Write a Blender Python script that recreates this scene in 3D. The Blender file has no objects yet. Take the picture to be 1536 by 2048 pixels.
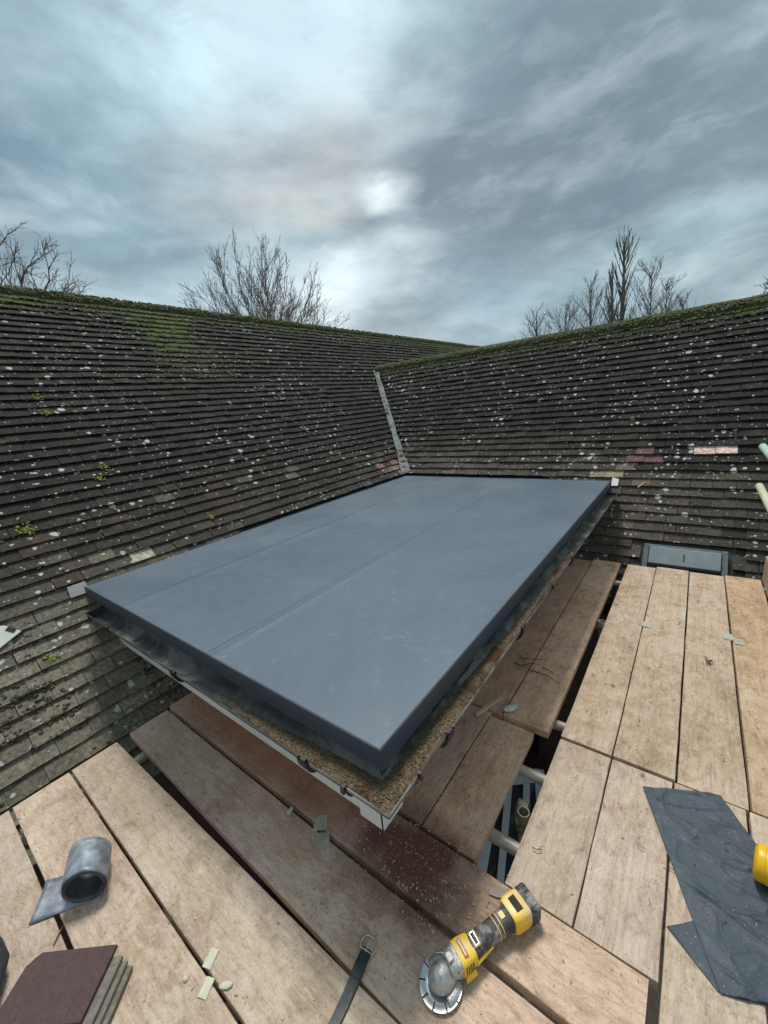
import bpy, math, random
import numpy as np
from mathutils import Vector, Matrix, noise as mnoise

S = bpy.context.scene
RND = random.Random(7)
# ------------------------------------------------------------------ camera
CAMZ = 1.62
RR = np.array([[0.793124546746411, 0.6009193888121594, -0.09924384866540034],
               [0.07640743509715708, -0.25982762916980695, -0.962627397793077],
               [-0.6042477614440733, 0.7559004506346176, -0.25199037981678607]])
FP = 798.835
cam = bpy.data.cameras.new('camera'); camo = bpy.data.objects.new('camera', cam)
S.collection.objects.link(camo)
m = Matrix.Identity(4)
for i in range(3):
    m[i][0] = RR[0][i]; m[i][1] = -RR[1][i]; m[i][2] = -RR[2][i]
m[2][3] = CAMZ
camo.matrix_world = m
cam.sensor_fit = 'HORIZONTAL'; cam.sensor_width = 36; cam.lens = 36 * FP / 1536
cam.clip_start = 0.02; cam.clip_end = 2000
S.camera = camo

def ray(px, py): return RR.T @ np.array([(px - 768) / FP, (py - 1024) / FP, 1.0])
def at(px, py, z=0.0):                       # point of the photograph on the level plane z
    d = ray(px, py); k = (z - CAMZ) / d[2]; return Vector((d[0] * k, d[1] * k, z))
def atd(px, py, dist):                       # point at a level distance from the camera
    d = ray(px, py); k = dist / math.hypot(d[0], d[1]); return Vector((d[0] * k, d[1] * k, CAMZ + d[2] * k))
def pj(p):
    c = RR @ np.array([p[0], p[1], p[2] - CAMZ]); 
    return (768 + FP * c[0] / c[2], 1024 + FP * c[1] / c[2]) if c[2] > .05 else (-9e9, -9e9)

# ------------------------------------------------------------------ sky, sun, exposure
SUN_DIR = Vector((-0.26, 0.31, 0.95)).normalized()
el = math.asin(SUN_DIR.z); az = math.atan2(SUN_DIR.x, SUN_DIR.y)
W = bpy.data.worlds.new('World'); S.world = W; W.use_nodes = True
nt = W.node_tree; nt.nodes.clear()
def N(tree, typ, **kw):
    n = tree.nodes.new(typ)
    for k, v in kw.items():
        if k.startswith('i_'):
            key = k[2:]; n.inputs[int(key) if key.isdigit() else key].default_value = v
        else: setattr(n, k, v)
    return n
def L(tree, a, b): tree.links.new(a, b)
def wm(op, a, b=None, c=None, tree=None, clamp=False):
    n = N(tree, 'ShaderNodeMath', operation=op, use_clamp=clamp)
    for i, v in enumerate((a, b, c)):
        if v is None: continue
        if isinstance(v, (int, float)): n.inputs[i].default_value = v
        else: L(tree, v, n.inputs[i])
    return n.outputs[0]
def mixc(tree, f, a, b, blend='MIX'):
    n = N(tree, 'ShaderNodeMix', data_type='RGBA', blend_type=blend)
    for sock, v in ((n.inputs[0], f), (n.inputs[6], a), (n.inputs[7], b)):
        if isinstance(v, (int, float)): sock.default_value = v
        elif isinstance(v, tuple): sock.default_value = v if len(v) == 4 else (*v, 1)
        else: L(tree, v, sock)
    return n.outputs[2]
def ramp(tree, f, stops, interp='LINEAR'):
    n = N(tree, 'ShaderNodeValToRGB'); cr = n.color_ramp; cr.interpolation = interp
    while len(cr.elements) < len(stops): cr.elements.new(.5)
    for e, (p, c) in zip(cr.elements, stops):
        e.position = p; e.color = (c, c, c, 1) if isinstance(c, (int, float)) else (*c, 1)
    L(tree, f, n.inputs[0]); return n.outputs[0]
def srgb(r, g, b): return tuple(((v / 255) / 12.92 if v <= 10 else (((v / 255) + .055) / 1.055) ** 2.4) for v in (r, g, b))

tc = N(nt, 'ShaderNodeTexCoord'); sepd = N(nt, 'ShaderNodeSeparateXYZ'); L(nt, tc.outputs['Generated'], sepd.inputs[0])
zc = wm('MAXIMUM', sepd.outputs[2], 0.0, tree=nt)
den = wm('ADD', zc, 0.16, tree=nt)
cx = wm('DIVIDE', sepd.outputs[0], den, tree=nt); cy = wm('DIVIDE', sepd.outputs[1], den, tree=nt)
comb = N(nt, 'ShaderNodeCombineXYZ'); L(nt, cx, comb.inputs[0]); L(nt, cy, comb.inputs[1])
rotm = N(nt, 'ShaderNodeMapping'); rotm.inputs['Rotation'].default_value = (0, 0, math.radians(-52)); rotm.inputs['Scale'].default_value = (1.0, .62, 1)
L(nt, comb.outputs[0], rotm.inputs[0])
def wnoise(scale, detail, rough, dist=0.0, src=rotm.outputs[0], off=0):
    n = N(nt, 'ShaderNodeTexNoise', noise_dimensions='4D'); n.inputs['Scale'].default_value = scale; n.inputs['Detail'].default_value = detail
    n.inputs['Roughness'].default_value = rough; n.inputs['Distortion'].default_value = dist; n.inputs['W'].default_value = off
    L(nt, src, n.inputs['Vector']); return n.outputs['Fac']
n1 = wnoise(1.25, 5, .5, .35, off=3.1)
n2 = wnoise(3.2, 6, .52, .5, off=8.7)
n3 = wnoise(.6, 2, .5, 0, off=1.3)
# cloud brightness 0..1
cl = wm('ADD', wm('MULTIPLY', n1, .62, tree=nt), wm('MULTIPLY', n2, .38, tree=nt), tree=nt)
base = ramp(nt, cl, [(.30, srgb(106, 122, 134)), (.46, srgb(134, 148, 157)), (.56, srgb(162, 177, 184)), (.70, srgb(192, 208, 214))])
# near the horizon the cover thins to an even pale blue-grey
hz = ramp(nt, sepd.outputs[2], [(0.0, 1.0), (.20, .75), (.42, 0.0)])
base = mixc(nt, wm('MULTIPLY', hz, .62, tree=nt), base, srgb(166, 184, 192))
warm = ramp(nt, n3, [(.46, 0.0), (.62, 1.0)])
base = mixc(nt, wm('MULTIPLY', warm, .35, tree=nt), base, srgb(172, 170, 168))
# distorted direction for brighter and darker banks of cloud
flat = N(nt, 'ShaderNodeMapping'); flat.inputs['Scale'].default_value = (1, 1, 2.6); flat.inputs['Rotation'].default_value = (.10, .10, 0); L(nt, tc.outputs['Generated'], flat.inputs[0])
nv = N(nt, 'ShaderNodeTexNoise'); nv.inputs['Scale'].default_value = 3.4; nv.inputs['Detail'].default_value = 6; nv.inputs['Roughness'].default_value = .55
L(nt, flat.outputs[0], nv.inputs['Vector'])
vs = N(nt, 'ShaderNodeVectorMath', operation='SUBTRACT'); L(nt, nv.outputs['Color'], vs.inputs[0]); vs.inputs[1].default_value = (.5, .5, .5)
vm = N(nt, 'ShaderNodeVectorMath', operation='SCALE'); L(nt, vs.outputs[0], vm.inputs[0]); vm.inputs['Scale'].default_value = .20
va = N(nt, 'ShaderNodeVectorMath', operation='ADD'); L(nt, tc.outputs['Generated'], va.inputs[0]); L(nt, vm.outputs[0], va.inputs[1])
vn = N(nt, 'ShaderNodeVectorMath', operation='NORMALIZE'); L(nt, va.outputs[0], vn.inputs[0])
BANKS = [  # photo px, angular radius in degrees, colour, weight
    ((110, 300), 15, srgb(108, 132, 150), .9), ((1250, 180), 24, srgb(112, 128, 138), .75), ((580, 200), 11, srgb(110, 130, 148), .9), ((900, 150), 10, srgb(124, 144, 156), .7), ((330, 300), 8, srgb(124, 148, 162), .7),
    ((930, 330), 13, srgb(140, 150, 158), .55), ((980, 470), 9, srgb(132, 145, 155), .6), ((160, 80), 10, srgb(180, 204, 210), .7, 1.2),
    ((405, 130), 7, srgb(204, 226, 234), .9, .8), ((670, 15), 9.5, srgb(224, 240, 246), 1.0, 1.2), ((560, 30), 6, srgb(190, 214, 224), .7, 1.2), ((850, 40), 8, srgb(160, 182, 190), .5),
    ((500, 385), 9, srgb(186, 184, 182), .7, 2.4), ((690, 300), 7, srgb(192, 190, 186), .5), ((758, 390), 3.4, srgb(232, 240, 242), .9),
    ((610, 415), 5, srgb(196, 200, 198), .6), ((650, 585), 5.5, srgb(232, 240, 242), .95), ((530, 520), 6, srgb(190, 206, 212), .6), ((1415, 440), 4.2, srgb(196, 216, 218), .9),
    ((1080, 555), 6, srgb(178, 194, 200), .7), ((300, 560), 14, srgb(164, 190, 198), .6), ((790, 512), 4, srgb(206, 214, 218), .8), ((1000, 600), 9, srgb(162, 182, 192), .6),
    ((1350, 580), 12, srgb(150, 172, 178), .6), ((440, 610), 6, srgb(186, 204, 212), .7)]
for bank in BANKS:
    (px, py), rad, colr, wt = bank[:4]; kz = bank[4] if len(bank) > 4 else 1.7
    d = ray(px, py); d = d / np.linalg.norm(d)
    df = N(nt, 'ShaderNodeVectorMath', operation='SUBTRACT'); L(nt, vn.outputs[0], df.inputs[0]); df.inputs[1].default_value = tuple(d)
    dm = N(nt, 'ShaderNodeVectorMath', operation='MULTIPLY'); L(nt, df.outputs[0], dm.inputs[0]); dm.inputs[1].default_value = (1, 1, kz)
    dl = N(nt, 'ShaderNodeVectorMath', operation='LENGTH'); L(nt, dm.outputs[0], dl.inputs[0])
    mr = N(nt, 'ShaderNodeMapRange', interpolation_type='SMOOTHSTEP'); L(nt, dl.outputs['Value'], mr.inputs[0])
    mr.inputs[1].default_value = math.radians(rad) * 1.7; mr.inputs[2].default_value = 0.0
    mr.inputs[3].default_value = 0; mr.inputs[4].default_value = wt
    base = mixc(nt, mr.outputs[0], base, colr)
wisp = wnoise(4.2, 7, .55, .3, src=flat.outputs[0], off=2.2)
wisp3 = wnoise(9.5, 7, .6, .5, src=flat.outputs[0], off=7.7)
base = mixc(nt, wm('MULTIPLY', ramp(nt, wisp3, [(.50, 0.0), (.70, 1.0)]), .22, tree=nt), base, srgb(206, 218, 224))
base = mixc(nt, wm('MULTIPLY', ramp(nt, wisp3, [(.30, 1.0), (.48, 0.0)]), .22, tree=nt), base, srgb(112, 128, 140))
wisp2 = wnoise(1.7, 4, .5, .2, src=flat.outputs[0], off=5.2)
base = mixc(nt, wm('MULTIPLY', ramp(nt, wisp, [(.50, 0.0), (.68, 1.0)]), .42, tree=nt), base, srgb(214, 226, 230))
base = mixc(nt, wm('MULTIPLY', ramp(nt, wisp, [(.30, 1.0), (.48, 0.0)]), .38, tree=nt), base, srgb(112, 128, 140))
base = mixc(nt, wm('MULTIPLY', ramp(nt, wisp2, [(.32, 1.0), (.50, 0.0)]), .25, tree=nt), base, srgb(118, 134, 146))
base = mixc(nt, 1.0, base, (.99, 1.0, 1.0), 'MULTIPLY')
gm = N(nt, 'ShaderNodeGamma'); gm.inputs[1].default_value = 1.22; L(nt, base, gm.inputs[0])
base = mixc(nt, 1.0, gm.outputs[0], (1.26, 1.26, 1.26), 'MULTIPLY')
sky = N(nt, 'ShaderNodeTexSky', sky_type='NISHITA', sun_disc=False, sun_elevation=el, sun_rotation=az)
bg1 = N(nt, 'ShaderNodeBackground'); L(nt, sky.outputs[0], bg1.inputs[0]); bg1.inputs[1].default_value = .05
bg2 = N(nt, 'ShaderNodeBackground'); L(nt, base, bg2.inputs[0]); bg2.inputs[1].default_value = .64
mxs = N(nt, 'ShaderNodeMixShader', i_0=.94); L(nt, bg1.outputs[0], mxs.inputs[1]); L(nt, bg2.outputs[0], mxs.inputs[2])
wo = N(nt, 'ShaderNodeOutputWorld'); L(nt, mxs.outputs[0], wo.inputs[0])

sl = bpy.data.lights.new('sun', 'SUN'); sl.energy = 1.5; sl.angle = math.radians(14); sl.color = (1, .95, .88)
so = bpy.data.objects.new('sun', sl); S.collection.objects.link(so)
so.rotation_euler = (-SUN_DIR).to_track_quat('-Z', 'Y').to_euler(); so.location = (0, 0, 20)
S.view_settings.view_transform = 'Standard'; S.view_settings.look = 'None'; S.view_settings.gamma = 1
S.view_settings.exposure = 0.82
S.view_settings.use_curve_mapping = False

# ------------------------------------------------------------------ object helpers
def link(o): S.collection.objects.link(o); return o
def tag(o, label=None, cat=None, group=None, kind=None):
    if label: o['label'] = label
    if cat: o['category'] = cat
    if group: o['group'] = group
    if kind: o['kind'] = kind
    return o
def empty(name, loc=(0, 0, 0), rz=0, label=None, cat=None, group=None):
    o = link(bpy.data.objects.new(name, None)); o.location = loc; o.rotation_euler = (0, 0, rz); o.empty_display_size = .1
    return tag(o, label, cat, group)
class MB:
    def __init__(s): s.v = []; s.f = []; s.c = []; s.m = []
    def add(s, vs, fs, col=(1, 1, 1), moss=0.0):
        b = len(s.v); s.v += [tuple(p) for p in vs]; s.c += [col] * len(vs); s.m += [moss] * len(vs)
        s.f += [tuple(b + i for i in f) for f in fs]
    def box(s, c, h, X=(1, 0, 0), Y=(0, 1, 0), Z=(0, 0, 1), col=(1, 1, 1), taper=0, moss=0):
        c = Vector(c); X = Vector(X) * h[0]; Y = Vector(Y) * h[1]; Z = Vector(Z) * h[2]; vs = []
        for k in (-1, 1):
            t = 1 - taper if k == 1 else 1
            for i, j in ((-1, -1), (1, -1), (1, 1), (-1, 1)): vs.append(c + X * i * t + Y * j * t + Z * k)
        s.add(vs, [(3, 2, 1, 0), (4, 5, 6, 7), (0, 1, 5, 4), (1, 2, 6, 5), (2, 3, 7, 6), (3, 0, 4, 7)], col, moss)
    def tube(s, pts, rad, n=8, cap=True, col=(1, 1, 1)):
        pts = [Vector(p) for p in pts]; rad = rad if isinstance(rad, (list, tuple)) else [rad] * len(pts)
        vs = []; fs = []
        prev = None
        for i, p in enumerate(pts):
            t = (pts[min(i + 1, len(pts) - 1)] - pts[max(i - 1, 0)]).normalized()
            if prev is None:
                a = t.cross(Vector((0, 0, 1)))
                if a.length < .1: a = t.cross(Vector((1, 0, 0)))
            else: a = prev - t * prev.dot(t)
            a.normalize(); prev = a; b = t.cross(a)
            for k in range(n):
                an = 2 * math.pi * k / n; vs.append(p + (a * math.cos(an) + b * math.sin(an)) * rad[i])
        for i in range(len(pts) - 1):
            for k in range(n): fs.append((i * n + k, i * n + (k + 1) % n, (i + 1) * n + (k + 1) % n, (i + 1) * n + k))
        if cap: fs.append(tuple(range(n - 1, -1, -1))); fs.append(tuple((len(pts) - 1) * n + k for k in range(n)))
        s.add(vs, fs, col)
    def prism(s, poly, z0, z1, M=None, col=(1, 1, 1)):
        n = len(poly); vs = [Vector((x, y, z0)) for x, y in poly] + [Vector((x, y, z1)) for x, y in poly]
        if M: vs = [M @ v for v in vs]
        s.add(vs, [tuple(range(n - 1, -1, -1)), tuple(range(n, 2 * n))] + [(i, (i + 1) % n, n + (i + 1) % n, n + i) for i in range(n)], col)
    def mesh(s, name):
        me = bpy.data.meshes.new(name); me.from_pydata(s.v, [], s.f)
        a = me.color_attributes.new('tcol', 'FLOAT_COLOR', 'POINT')
        arr = np.ones((len(s.v), 4), np.float32); arr[:, :3] = np.array(s.c, np.float32); a.data.foreach_set('color', arr.ravel())
        b = me.attributes.new('moss', 'FLOAT', 'POINT'); b.data.foreach_set('value', np.array(s.m, np.float32))
        me.update(); return me
    def build(s, name, mat, parent=None, smooth=False, bevel=0, seg=2, sub=0):
        me = s.mesh(name); me.materials.append(mat)
        o = link(bpy.data.objects.new(name, me)); o.parent = parent
        if smooth:
            me.polygons.foreach_set('use_smooth', [True] * len(me.polygons))
        if bevel:
            md = o.modifiers.new('bevel', 'BEVEL'); md.width = bevel; md.segments = seg; md.limit_method = 'ANGLE'; md.angle_limit = math.radians(35)
        if sub:
            md = o.modifiers.new('sub', 'SUBSURF'); md.levels = sub; md.render_levels = sub
        return o
def autosmooth(o, deg=40):
    me = o.data
    me.polygons.foreach_set('use_smooth', [True] * len(me.polygons))
    try: me.set_sharp_from_angle(angle=math.radians(deg))
    except Exception: pass
    return o

# ------------------------------------------------------------------ materials
class MT:
    def __init__(s, name):
        s.m = bpy.data.materials.new(name); s.m.use_nodes = True; s.t = s.m.node_tree
        s.b = s.t.nodes['Principled BSDF']; s.tc = N(s.t, 'ShaderNodeTexCoord'); s.geo = N(s.t, 'ShaderNodeNewGeometry')
    def co(s, kind='Object', scale=None, rand=False):
        v = s.tc.outputs[kind] if kind != 'Position' else s.geo.outputs['Position']
        if rand:
            oi = N(s.t, 'ShaderNodeObjectInfo'); sc = N(s.t, 'ShaderNodeVectorMath', operation='SCALE'); sc.inputs[0].default_value = (17, 31, 23)
            L(s.t, oi.outputs['Random'], sc.inputs['Scale']); ad = N(s.t, 'ShaderNodeVectorMath', operation='ADD'); L(s.t, v, ad.inputs[0]); L(s.t, sc.outputs[0], ad.inputs[1]); v = ad.outputs[0]
        if scale:
            mp = N(s.t, 'ShaderNodeVectorMath', operation='MULTIPLY'); L(s.t, v, mp.inputs[0]); mp.inputs[1].default_value = scale; v = mp.outputs[0]
        return v
    def noise(s, co, scale, detail=4, rough=.55, dist=0, out='Fac'):
        n = N(s.t, 'ShaderNodeTexNoise'); n.inputs['Scale'].default_value = scale; n.inputs['Detail'].default_value = detail
        n.inputs['Roughness'].default_value = rough; n.inputs['Distortion'].default_value = dist; L(s.t, co, n.inputs['Vector']); return n.outputs[out]
    def vor(s, co, scale, out='Distance', rnd=1.0):
        n = N(s.t, 'ShaderNodeTexVoronoi'); n.inputs['Scale'].default_value = scale; n.inputs['Randomness'].default_value = rnd; L(s.t, co, n.inputs['Vector']); return n
    def ramp(s, f, st, i='LINEAR'): return ramp(s.t, f, st, i)
    def mix(s, f, a, b, bl='MIX'): return mixc(s.t, f, a, b, bl)
    def ma(s, op, a, b=None, c=None, clamp=False): return wm(op, a, b, c, tree=s.t, clamp=clamp)
    def attr(s, name, out='Color'):
        n = N(s.t, 'ShaderNodeAttribute'); n.attribute_name = name; return n.outputs[out]
    def set(s, col=None, rough=None, metal=None, bump=None, bs=.3, bd=.01, spec=None):
        for k, v in (('Base Color', col), ('Roughness', rough), ('Metallic', metal), ('Specular IOR Level', spec)):
            if v is None: continue
            if isinstance(v, (int, float)): s.b.inputs[k].default_value = v
            elif isinstance(v, tuple): s.b.inputs[k].default_value = (*v, 1)
            else: L(s.t, v, s.b.inputs[k])
        if bump is not None:
            bn = N(s.t, 'ShaderNodeBump'); bn.inputs['Strength'].default_value = bs; bn.inputs['Distance'].default_value = bd
            L(s.t, bump, bn.inputs['Height']); L(s.t, bn.outputs[0], s.b.inputs['Normal'])
        return s.m

def simple(name, col, rough=.6, metal=0, vary=.25, scale=30, bs=.2, bd=.002, dirt=None, dirt_amt=.5, kind='Object'):
    t = MT(name); co = t.co(kind)
    n = t.noise(co, scale, 5, .6)
    c = t.mix(t.ramp(n, [(.3, 0.), (.7, 1.)]), tuple(v * (1 - vary) for v in col), tuple(min(1, v * (1 + vary)) for v in col))
    if dirt:
        n2 = t.noise(co, scale * .35, 6, .65, .4)
        c = t.mix(t.ma('MULTIPLY', t.ramp(n2, [(.48, 0.), (.62, 1.)]), dirt_amt), c, dirt)
    return t.set(c, t.ramp(n, [(.3, max(0, rough - .08)), (.7, min(1, rough + .08))]), metal, n, bs, bd)

def mat_tile():
    t = MT('weathered_tile'); co = t.co('Position')
    tint = t.attr('tcol'); moss = t.attr('moss', 'Fac')
    n = t.noise(co, 45, 6, .7); nb = t.noise(co, 7, 5, .6)
    c = t.mix(t.ramp(n, [(.32, 0.), (.70, 1.)]), (.40, .40, .39), (1.5, 1.47, 1.40))
    c = t.mix(1.0, tint, c, 'MULTIPLY')
    # grey-green algae film
    c = t.mix(t.ma('MULTIPLY', t.ramp(nb, [(.46, 0.), (.68, 1.)]), .45), c, t.mix(n, (.03, .034, .02), (.11, .105, .075)))
    # crusts of pale lichen of many sizes
    cw = N(t.t, 'ShaderNodeVectorMath', operation='ADD'); wv = N(t.t, 'ShaderNodeVectorMath', operation='SCALE'); wv.inputs['Scale'].default_value = .05
    L(t.t, t.noise(co, 16, 4, .6, out='Color'), wv.inputs[0]); L(t.t, co, cw.inputs[0]); L(t.t, wv.outputs[0], cw.inputs[1])
    reg = t.ramp(t.noise(co, 1.3, 3, .6), [(.34, .55), (.60, 1.1)])
    tot = None
    for sc, thr, rad, amt in ((12.0, .62, .33, 1.0), (20, .50, .35, 1.0), (9.0, .74, .30, 1.0), (36, .60, .38, .6)):
        v = t.vor(cw.outputs[0], sc); sp = N(t.t, 'ShaderNodeSeparateColor'); L(t.t, v.outputs['Color'], sp.inputs[0])
        r = t.ma('MULTIPLY', t.ma('MULTIPLY', t.ma('SUBTRACT', sp.outputs[0], thr, clamp=True), rad / (1 - thr)), reg)
        k = t.ma('MULTIPLY', t.ma('MULTIPLY', t.ma('SUBTRACT', r, v.outputs['Distance']), 14, clamp=True), amt)
        tot = k if tot is None else t.ma('MAXIMUM', tot, k)
    lich = t.mix(t.noise(co, 90, 3), (.36, .37, .33), (.86, .87, .80))
    mo = t.ma('MULTIPLY', t.attr('moss', 'Fac'), 1.0)
    keep = t.ma('SUBTRACT', 1.0, t.ma('MULTIPLY', mo, .6), clamp=True)
    c = t.mix(t.ma('MULTIPLY', t.ma('MULTIPLY', tot, .85), keep), c, lich)
    # moss
    mm = t.ma('ADD', t.ma('MULTIPLY', mo, .75), t.ma('MULTIPLY', t.ma('SUBTRACT', t.noise(co, 11, 6, .7), .5), 1.1))
    mm = t.ramp(mm, [(.34, 0.), (.50, 1.)])
    c = t.mix(mm, c, t.mix(t.noise(co, 60, 4), (.022, .03, .008), (.10, .125, .03)))
    h = t.ma('ADD', t.ma('MULTIPLY', n, .5), t.ma('MULTIPLY', mm, .8)); h = t.ma('ADD', h, t.ma('MULTIPLY', tot, .3))
    return t.set(c, .88, 0, h, .6, .006, spec=.3)

def mat_board():
    t = MT('scaffold_board_wood'); co = t.co('Object', rand=True); tint = t.attr('tcol')
    st = t.co('Object', (3.0, 55.0, 10.0), True); pos = t.co('Position')
    g = t.noise(st, 1.0, 6, .6, .4); g2 = t.noise(t.co('Object', (1.2, 14, 4), True), 1.0, 5, .6, 1.2); big = t.noise(co, 3.2, 6, .62, .6); fine = t.noise(co, 120, 4, .75); mid = t.noise(t.co('Object', (.5, 1, 1), True), 20, 6, .7, .9)
    c = t.mix(t.ramp(big, [(.32, 0.), (.66, 1.)]), (.47, .365, .295), (.68, .58, .50))
    c = t.mix(t.ma('MULTIPLY', t.ramp(g, [(.36, 1.), (.50, 0.)]), .16), c, (.27, .20, .13))
    c = t.mix(t.ma('MULTIPLY', t.ramp(g2, [(.36, 1.), (.47, 0.)]), .14), c, (.30, .22, .14))
    m2 = t.noise(t.co('Object', (.35, 1, 1), True), 60, 6, .75, .8)
    stn = t.noise(co, 6.5, 6, .68, 1.0)
    c = t.mix(t.ma('MULTIPLY', t.ramp(stn, [(.36, 1.), (.48, 0.)]), .42), c, (.30, .215, .15)); c = t.mix(t.ma('MULTIPLY', t.ramp(stn, [(.56, 0.), (.68, 1.)]), .40), c, (.86, .78, .68))
    crk = t.noise(t.co('Object', (.8, 38, 6), True), 1.0, 3, .5, .3)
    c = t.mix(t.ma('MULTIPLY', t.ramp(crk, [(.475, 0.), (.495, 1.), (.505, 1.), (.525, 0.)]), .22), c, (.24, .16, .11))
    c = t.mix(t.ma('MULTIPLY', t.ramp(m2, [(.52, 0.), (.66, 1.)]), .50), c, (.76, .67, .55))
    c = t.mix(t.ma('MULTIPLY', t.ramp(m2, [(.34, 1.), (.46, 0.)]), .48), c, (.24, .175, .115))
    c = t.mix(t.ma('MULTIPLY', t.ramp(mid, [(.50, 0.), (.68, 1.)]), .55), c, (.70, .61, .49))
    c = t.mix(t.ma('MULTIPLY', t.ramp(mid, [(.30, 1.), (.43, 0.)]), .50), c, (.21, .155, .10))
    c = t.mix(t.ma('MULTIPLY', t.ramp(fine, [(.34, 1.), (.43, 0.)]), .55), c, (.16, .115, .075))
    c = t.mix(t.ma('MULTIPLY', t.ramp(fine, [(.60, 0.), (.70, 1.)]), .5), c, (.66, .58, .45))
    c = t.mix(1.0, c, tint, 'MULTIPLY')
    # dents and knots
    v = t.vor(t.co('Object', (1.0, 1.35, 1), True), 4.0); sp = N(t.t, 'ShaderNodeSeparateColor'); L(t.t, v.outputs['Color'], sp.inputs[0])
    kn = t.ma('MULTIPLY', t.ramp(v.outputs['Distance'], [(.035, 1.), (.075, 0.)]), t.ramp(sp.outputs[1], [(.72, 0.), (.74, 1.)]))
    c = t.mix(t.ma('MULTIPLY', kn, .7), c, (.12, .075, .045))
    # pale mortar smears
    ws = t.ma('MULTIPLY', t.ramp(t.noise(pos, 2.3, 4, .6), [(.56, 0.), (.68, 1.)]), t.ramp(t.noise(pos, 30, 5, .7), [(.46, 0.), (.60, 1.)]))
    c = t.mix(t.ma('MULTIPLY', ws, .55), c, (.66, .62, .54))
    # dust of cut red tiles round the roof corner
    def blob(cx, cy, r0, r1, sx=1.0, sy=1.0, rot=0.0):
        mp = N(t.t, 'ShaderNodeMapping', vector_type='TEXTURE'); mp.inputs['Location'].default_value = (cx, cy, 0); mp.inputs['Rotation'].default_value = (0, 0, rot); mp.inputs['Scale'].default_value = (sx, sy, 1)
        L(t.t, pos, mp.inputs[0]); ln = N(t.t, 'ShaderNodeVectorMath', operation='LENGTH'); L(t.t, mp.outputs[0], ln.inputs[0])
        d = t.ma('ADD', ln.outputs['Value'], t.ma('MULTIPLY', t.ma('SUBTRACT', t.noise(pos, 6, 6, .65), .5), .55))
        mr = N(t.t, 'ShaderNodeMapRange'); L(t.t, d, mr.inputs[0]); mr.inputs[1].default_value = r1; mr.inputs[2].default_value = r0; mr.inputs[3].default_value = 0; mr.inputs[4].default_value = 1
        return mr.outputs[0]
    red = t.ma('MULTIPLY', blob(-.72, .84, .10, .36, 1.15, .75), .93)
    red2 = t.ma('MULTIPLY', blob(-1.1, .80, .05, .45, 1.5, .40), .35)
    org = t.ma('MULTIPLY', blob(-1.65, .90, .25, .62, 1.9, .34), .85)
    sepp = N(t.t, 'ShaderNodeSeparateXYZ'); L(t.t, pos, sepp.inputs[0])
    org = t.ma('MULTIPLY', org, t.ma('GREATER_THAN', sepp.outputs[1], .735))
    c = t.mix(org, c, t.mix(t.noise(co, 9, 6, .7), (.36, .14, .08), (.78, .40, .26)))
    gry = t.ma('MULTIPLY', blob(-1.95, .52, .15, .50, 1.3, .9), .5); c = t.mix(t.ma('MULTIPLY', gry, .6), c, (.20, .15, .115))
    rc = t.mix(t.noise(pos, 70, 5, .7), (.075, .026, .022), (.20, .085, .068))
    c = t.mix(t.ma('MAXIMUM', red, red2), c, rc)
    rg = t.ma('MULTIPLY', t.ramp(t.noise(pos, 150, 2, .5), [(.66, 0.), (.70, 1.)]), red)
    c = t.mix(rg, c, (.5, .38, .30))
    h = t.ma('ADD', t.ma('MULTIPLY', fine, .4), t.ma('MULTIPLY', g, .12)); h = t.ma('ADD', h, t.ma('MULTIPLY', mid, .9)); h = t.ma('ADD', h, t.ma('MULTIPLY', m2, .7)); h = t.ma('SUBTRACT', h, t.ma('MULTIPLY', kn, .5))
    return t.set(c, .92, 0, h, .9, .008, spec=.2)

def mat_membrane():
    t = MT('grey_rubber_membrane'); co = t.co('Position')
    big = t.noise(co, .9, 5, .6, .8); sm = t.noise(t.co('Position', (1, .6, 1)), 9, 7, .68, 1.6); fn = t.noise(co, 160, 3, .6)
    c = t.mix(t.ramp(big, [(.3, 0.), (.7, 1.)]), (.098, .136, .178), (.132, .174, .218))
    scf = t.ma('MULTIPLY', t.ramp(sm, [(.60, 0.), (.72, 1.)]), t.ramp(t.noise(co, 2.0, 3), [(.48, 0.), (.62, 1.)]))
    c = t.mix(t.ma('MULTIPLY', scf, .55), c, (.26, .30, .34))
    sw = t.noise(t.co('Position', (1.6, 1, 1)), 4.5, 7, .72, 2.4); c = t.mix(t.ma('MULTIPLY', t.ramp(sw, [(.56, 0.), (.66, 1.)]), .28), c, (.22, .27, .31)); c = t.mix(t.ma('MULTIPLY', t.ramp(sw, [(.33, 1.), (.44, 0.)]), .28), c, (.08, .11, .145))
    c = t.mix(t.ma('MULTIPLY', t.ramp(t.noise(co, 3.5, 6, .7, .5), [(.30, 1.), (.44, 0.)]), .30), c, (.13, .165, .20))
    spk = t.vor(co, 55); sp = N(t.t, 'ShaderNodeSeparateColor'); L(t.t, spk.outputs['Color'], sp.inputs[0])
    k = t.ma('MULTIPLY', t.ramp(spk.outputs['Distance'], [(.07, 1.), (.12, 0.)]), t.ramp(sp.outputs[0], [(.955, 0.), (.965, 1.)]))
    c = t.mix(t.ma('MULTIPLY', k, .6), c, (.5, .5, .48))
    r = t.ramp(t.noise(co, 2.2, 5, .6, .6), [(.3, .36), (.7, .52)])
    h = t.ma('ADD', t.ma('MULTIPLY', sm, .5), t.ma('MULTIPLY', fn, .05))
    return t.set(c, r, 0, h, .35, .005, spec=.4)

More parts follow.
